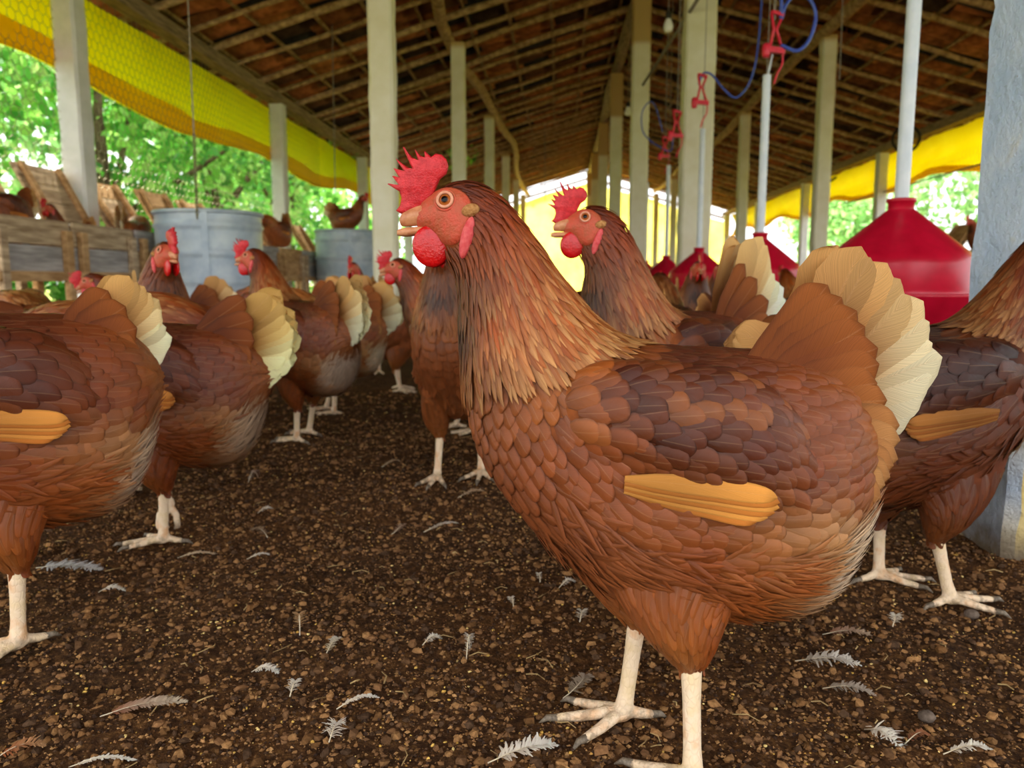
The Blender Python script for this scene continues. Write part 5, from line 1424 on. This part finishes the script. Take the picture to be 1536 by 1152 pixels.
crumbs('feed_crumbs', 9000, .42, 2.4, .0006, .0017, [(206, 166, 84), (190, 148, 70), (220, 190, 120), (170, 126, 62)], 'tiny yellow crumbs of feed scattered over the soil', 'feed', 2, bias=1.2)
#crumbs('dark_clods', 900, .45, 2.6, .004, .0095, [(66, 48, 36), (84, 62, 46), (96, 72, 50)], 'bigger dark lumps of soil on the floor', 'soil', 3)
# wisps of straw
rs = np.random.default_rng(5)
mb = MB()
for k in range(700):
    a = rs.uniform(R(20), R(160)); r = rs.uniform(.45, 2.4); x, y = r * math.cos(a), r * math.sin(a); t = rs.uniform(0, PI); l = rs.uniform(.006, .022)
    z = ground_h(x, y) + .003
    mb.tube([(x, y, z), (x + math.cos(t) * l * .5, y + math.sin(t) * l * .5, z + .0015), (x + math.cos(t + .3) * l, y + math.sin(t + .3) * l, z)], rs.uniform(.0004, .0008), 3)
M['straw'] = simple('straw', lin(120, 92, 58), lin(196, 166, 112), 60, .8, .1, 0)
tag(mb.build('straw_bits', M['straw']), 'short wisps of straw strewn over the soil', 'straw', kind='stuff')

def loose_feather(px, py, ln, wd, ang, label, seed, c1=(236, 220, 196), c2=(250, 242, 230), ragged=.35, lift=.004, curve=.15, fluff=.3):
    rs = np.random.default_rng(seed)
    p = gpt(px, py)
    q = empty('loose_feather', (p.x, p.y, p.z + .003), R(ang) + YAW, label, 'feather', 'moulted feathers on the floor')
    nb = int(26 + ln * 400)
    V = []; F = []; C = []
    A = np.array(s2l(c1)); B = np.array(s2l(c2))
    shaft = lambda t: np.array([ln * t, curve * ln * (t * t - t) * 1.2, lift * math.sin(t * PI) * 1.5])
    for sd in (-1, 1):
        for i in range(nb):
            t = .08 + .92 * i / nb
            if rs.random() < ragged * .25: continue
            w = wd * np.interp(t, [0, .15, .5, .85, 1], [.5, .9, 1, .7, .15]) * rs.uniform(1 - ragged, 1 + ragged * .4)
            b = shaft(t); d = np.array([.75 + rs.normal(0, fluff), sd * 1.0, rs.normal(.12, .25 * fluff + .05)]); d /= np.linalg.norm(d)
            e = b + d * w; m = (b + e) / 2 + np.array([0, 0, .10 * w + rs.normal(0, .05 * w)]); h = np.array([ln / nb * 1.5, 0, 0])
            k = len(V); V += [b - h * .5, b + h * .5, m - h * .7, m + h * .7, e - h * .3, e + h * .3]; F += [(k, k + 1, k + 3, k + 2), (k + 2, k + 3, k + 5, k + 4)]
            c = (A * (1 - t) + B * t) * rs.uniform(1.0, 1.2); C += [c] * 6
    V = np.array(V); V[:, 2] = np.maximum(V[:, 2], -.001)
    link('vane', mesh_np('vane', V, np.array(F), np.zeros((len(V), 2)) + .5, np.clip(np.array(C), 0, 1), mat=M['tail']), q)
    mb = MB(); mb.tube([shaft(t) for t in np.linspace(-.08, .97, 8)], list(np.linspace(.00055, .0002, 8)), 5); mb.build('quill', M['quill'], q, smooth=True)
    return q
W1, W2 = (222, 208, 190), (240, 234, 222)
LF = [(160, 1078, .062, .011, 18, 'largest loose feather, brown base and cream tip, at lower left', dict(c1=(150, 84, 48), c2=(236, 220, 190), ragged=.15, fluff=.12)),
      (60, 848, .085, .016, -6, 'grey white downy feather beside the left edge leg', dict(c1=(190, 186, 182), c2=(214, 210, 204), ragged=.4)),
      (150, 882, .030, .008, 0, 'small white feather below the lifted hen foot at left', {}),
      (270, 822, .05, .006, 8, 'thin tan feather below the lifted foot', dict(c1=(206, 170, 130), c2=(226, 200, 166))),
      (372, 722, .03, .008, 70, 'small rust and white upright feather on the soil', dict(c1=(230, 220, 206), c2=(170, 100, 56), lift=.012)),
      (388, 765, .022, .008, 30, 'small white feather right of the upright rust feather', {}),
      (372, 828, .03, .005, 24, 'little white curled feather in the middle of the floor', dict(curve=.5)),
      (400, 800, .04, .009, 140, 'dusty brown feather in the middle of the floor', dict(c1=(150, 120, 92), c2=(176, 146, 112))),
      (590, 795, .035, .008, 80, 'curled dusty feather left of the foreground breast', dict(c1=(170, 130, 104), c2=(200, 170, 140), curve=.6)),
      (640, 800, .055, .006, 38, 'long thin pale feather left of the foreground breast', dict(c1=(200, 180, 150))),
      (575, 700, .05, .006, 60, 'pale wisp of feather before the pale breasted hen', dict(c1=(190, 150, 110), c2=(216, 190, 150))),
      (690, 745, .05, .009, 40, 'tan curved feather touching the foreground breast', dict(c1=(196, 160, 120), c2=(214, 184, 150))),
      (450, 955, .020, .008, 110, 'small tan tuft of feather at the centre of the floor', dict(c1=(196, 150, 96), c2=(222, 186, 140), lift=.01)),
      (490, 985, .030, .006, 80, 'narrow fluffy tan and white feather at the centre of the floor', dict(c1=(200, 180, 140), c2=W2)),
      (380, 1005, .026, .008, -12, 'pale ragged feather left of the narrow fluffy one', {}),
      (436, 1048, .018, .007, 90, 'tiny white down feather near the lower centre', {}),
      (495, 1115, .020, .010, 85, 'white star shaped down feather at the lower edge', dict(ragged=.5, fluff=.6)),
      (510, 1070, .034, .004, 25, 'thin white splinter of feather near the lower centre', {}),
      (636, 975, .018, .007, 30, 'small white feather left of the foreground feet', {}),
      (700, 1000, .014, .006, 80, 'tiny white upright feather left of the foreground feet', dict(lift=.012)),
      (740, 1150, .052, .012, 22, 'white downy feather cut by the lower edge before the foreground toes', dict(ragged=.35, fluff=.4)),
      (770, 915, .014, .005, 110, 'tiny cream feather under the foreground breast', {}),
      (810, 880, .014, .005, 100, 'small cream chip of feather under the foreground breast', {}),
      (850, 1050, .04, .010, 62, 'dark stemmed curved feather above the foreground toes', dict(c1=(150, 130, 104), c2=(190, 170, 150), curve=.5)),
      (870, 940, .018, .008, 80, 'white tuft of feather behind the foreground breast', {}),
      (840, 890, .022, .006, 35, 'white feather scrap touching the foreground belly', {}),
      (900, 905, .016, .006, 60, 'small white down beside the foreground thigh', {}),
      (1200, 990, .055, .014, -10, 'large tangled white and cream feather behind the foreground legs', dict(ragged=.5, fluff=.5, c1=(160, 140, 116))),
      (1240, 945, .045, .010, -8, 'brown and white feather under the foreground tail', dict(c1=(150, 100, 74), c2=(206, 180, 150))),
      (1240, 1030, .040, .009, -20, 'dusty grey feather behind the foreground legs', dict(c1=(150, 132, 112), c2=(196, 180, 164))),
      (1300, 1100, .030, .012, -60, 'fluffy cream and white feather at lower right', dict(ragged=.45, fluff=.5)),
      (1340, 935, .022, .008, 60, 'white spiky down near the dark hen feet', dict(ragged=.5, fluff=.6)),
      (1420, 1140, .035, .007, 5, 'white wispy feather at the lower right corner', dict(ragged=.5)),
      (1360, 1120, .022, .005, 20, 'rust coloured sliver of feather at lower right', dict(c1=(150, 90, 60), c2=(180, 120, 80))),
      (0, 1140, .03, .010, 25, 'rust feather at the lower left corner', dict(c1=(170, 90, 46), c2=(214, 170, 120))),
      (110, 1148, .045, .004, 8, 'cream straw like feather cut by the lower left edge', {})]
for i, (px, py, ln, wd, an, lb, kw) in enumerate(LF):
    loose_feather(px, py, ln, wd, an, lb, 300 + i, **kw)
# stones
def stone(px, py, r, label, seed):
    p = gpt(px, py); rs = np.random.default_rng(seed); mb = MB(); ellip(mb, (0, 0, 0), (r, r * .85, r * .7), None, 12, 8)
    me = mb.mesh('stone', simple('stone_%d' % seed, lin(84, 70, 60), lin(120, 104, 90), 120, .85, .1, .5, .003), True)
    for v in me.vertices: v.co *= 1 + .12 * float(rs.normal())* .5
    o = link('stone', me); o.location = (p.x, p.y, p.z + r * .5); tag(o, label, 'stone', 'small stones on the floor')
stone(1458, 916, .008, 'round grey pebble beside the dark hen toes', 1)
stone(1452, 890, .006, 'smaller brown pebble behind the grey one', 2)
stone(1390, 1076, .007, 'brown pebble at lower right', 3)
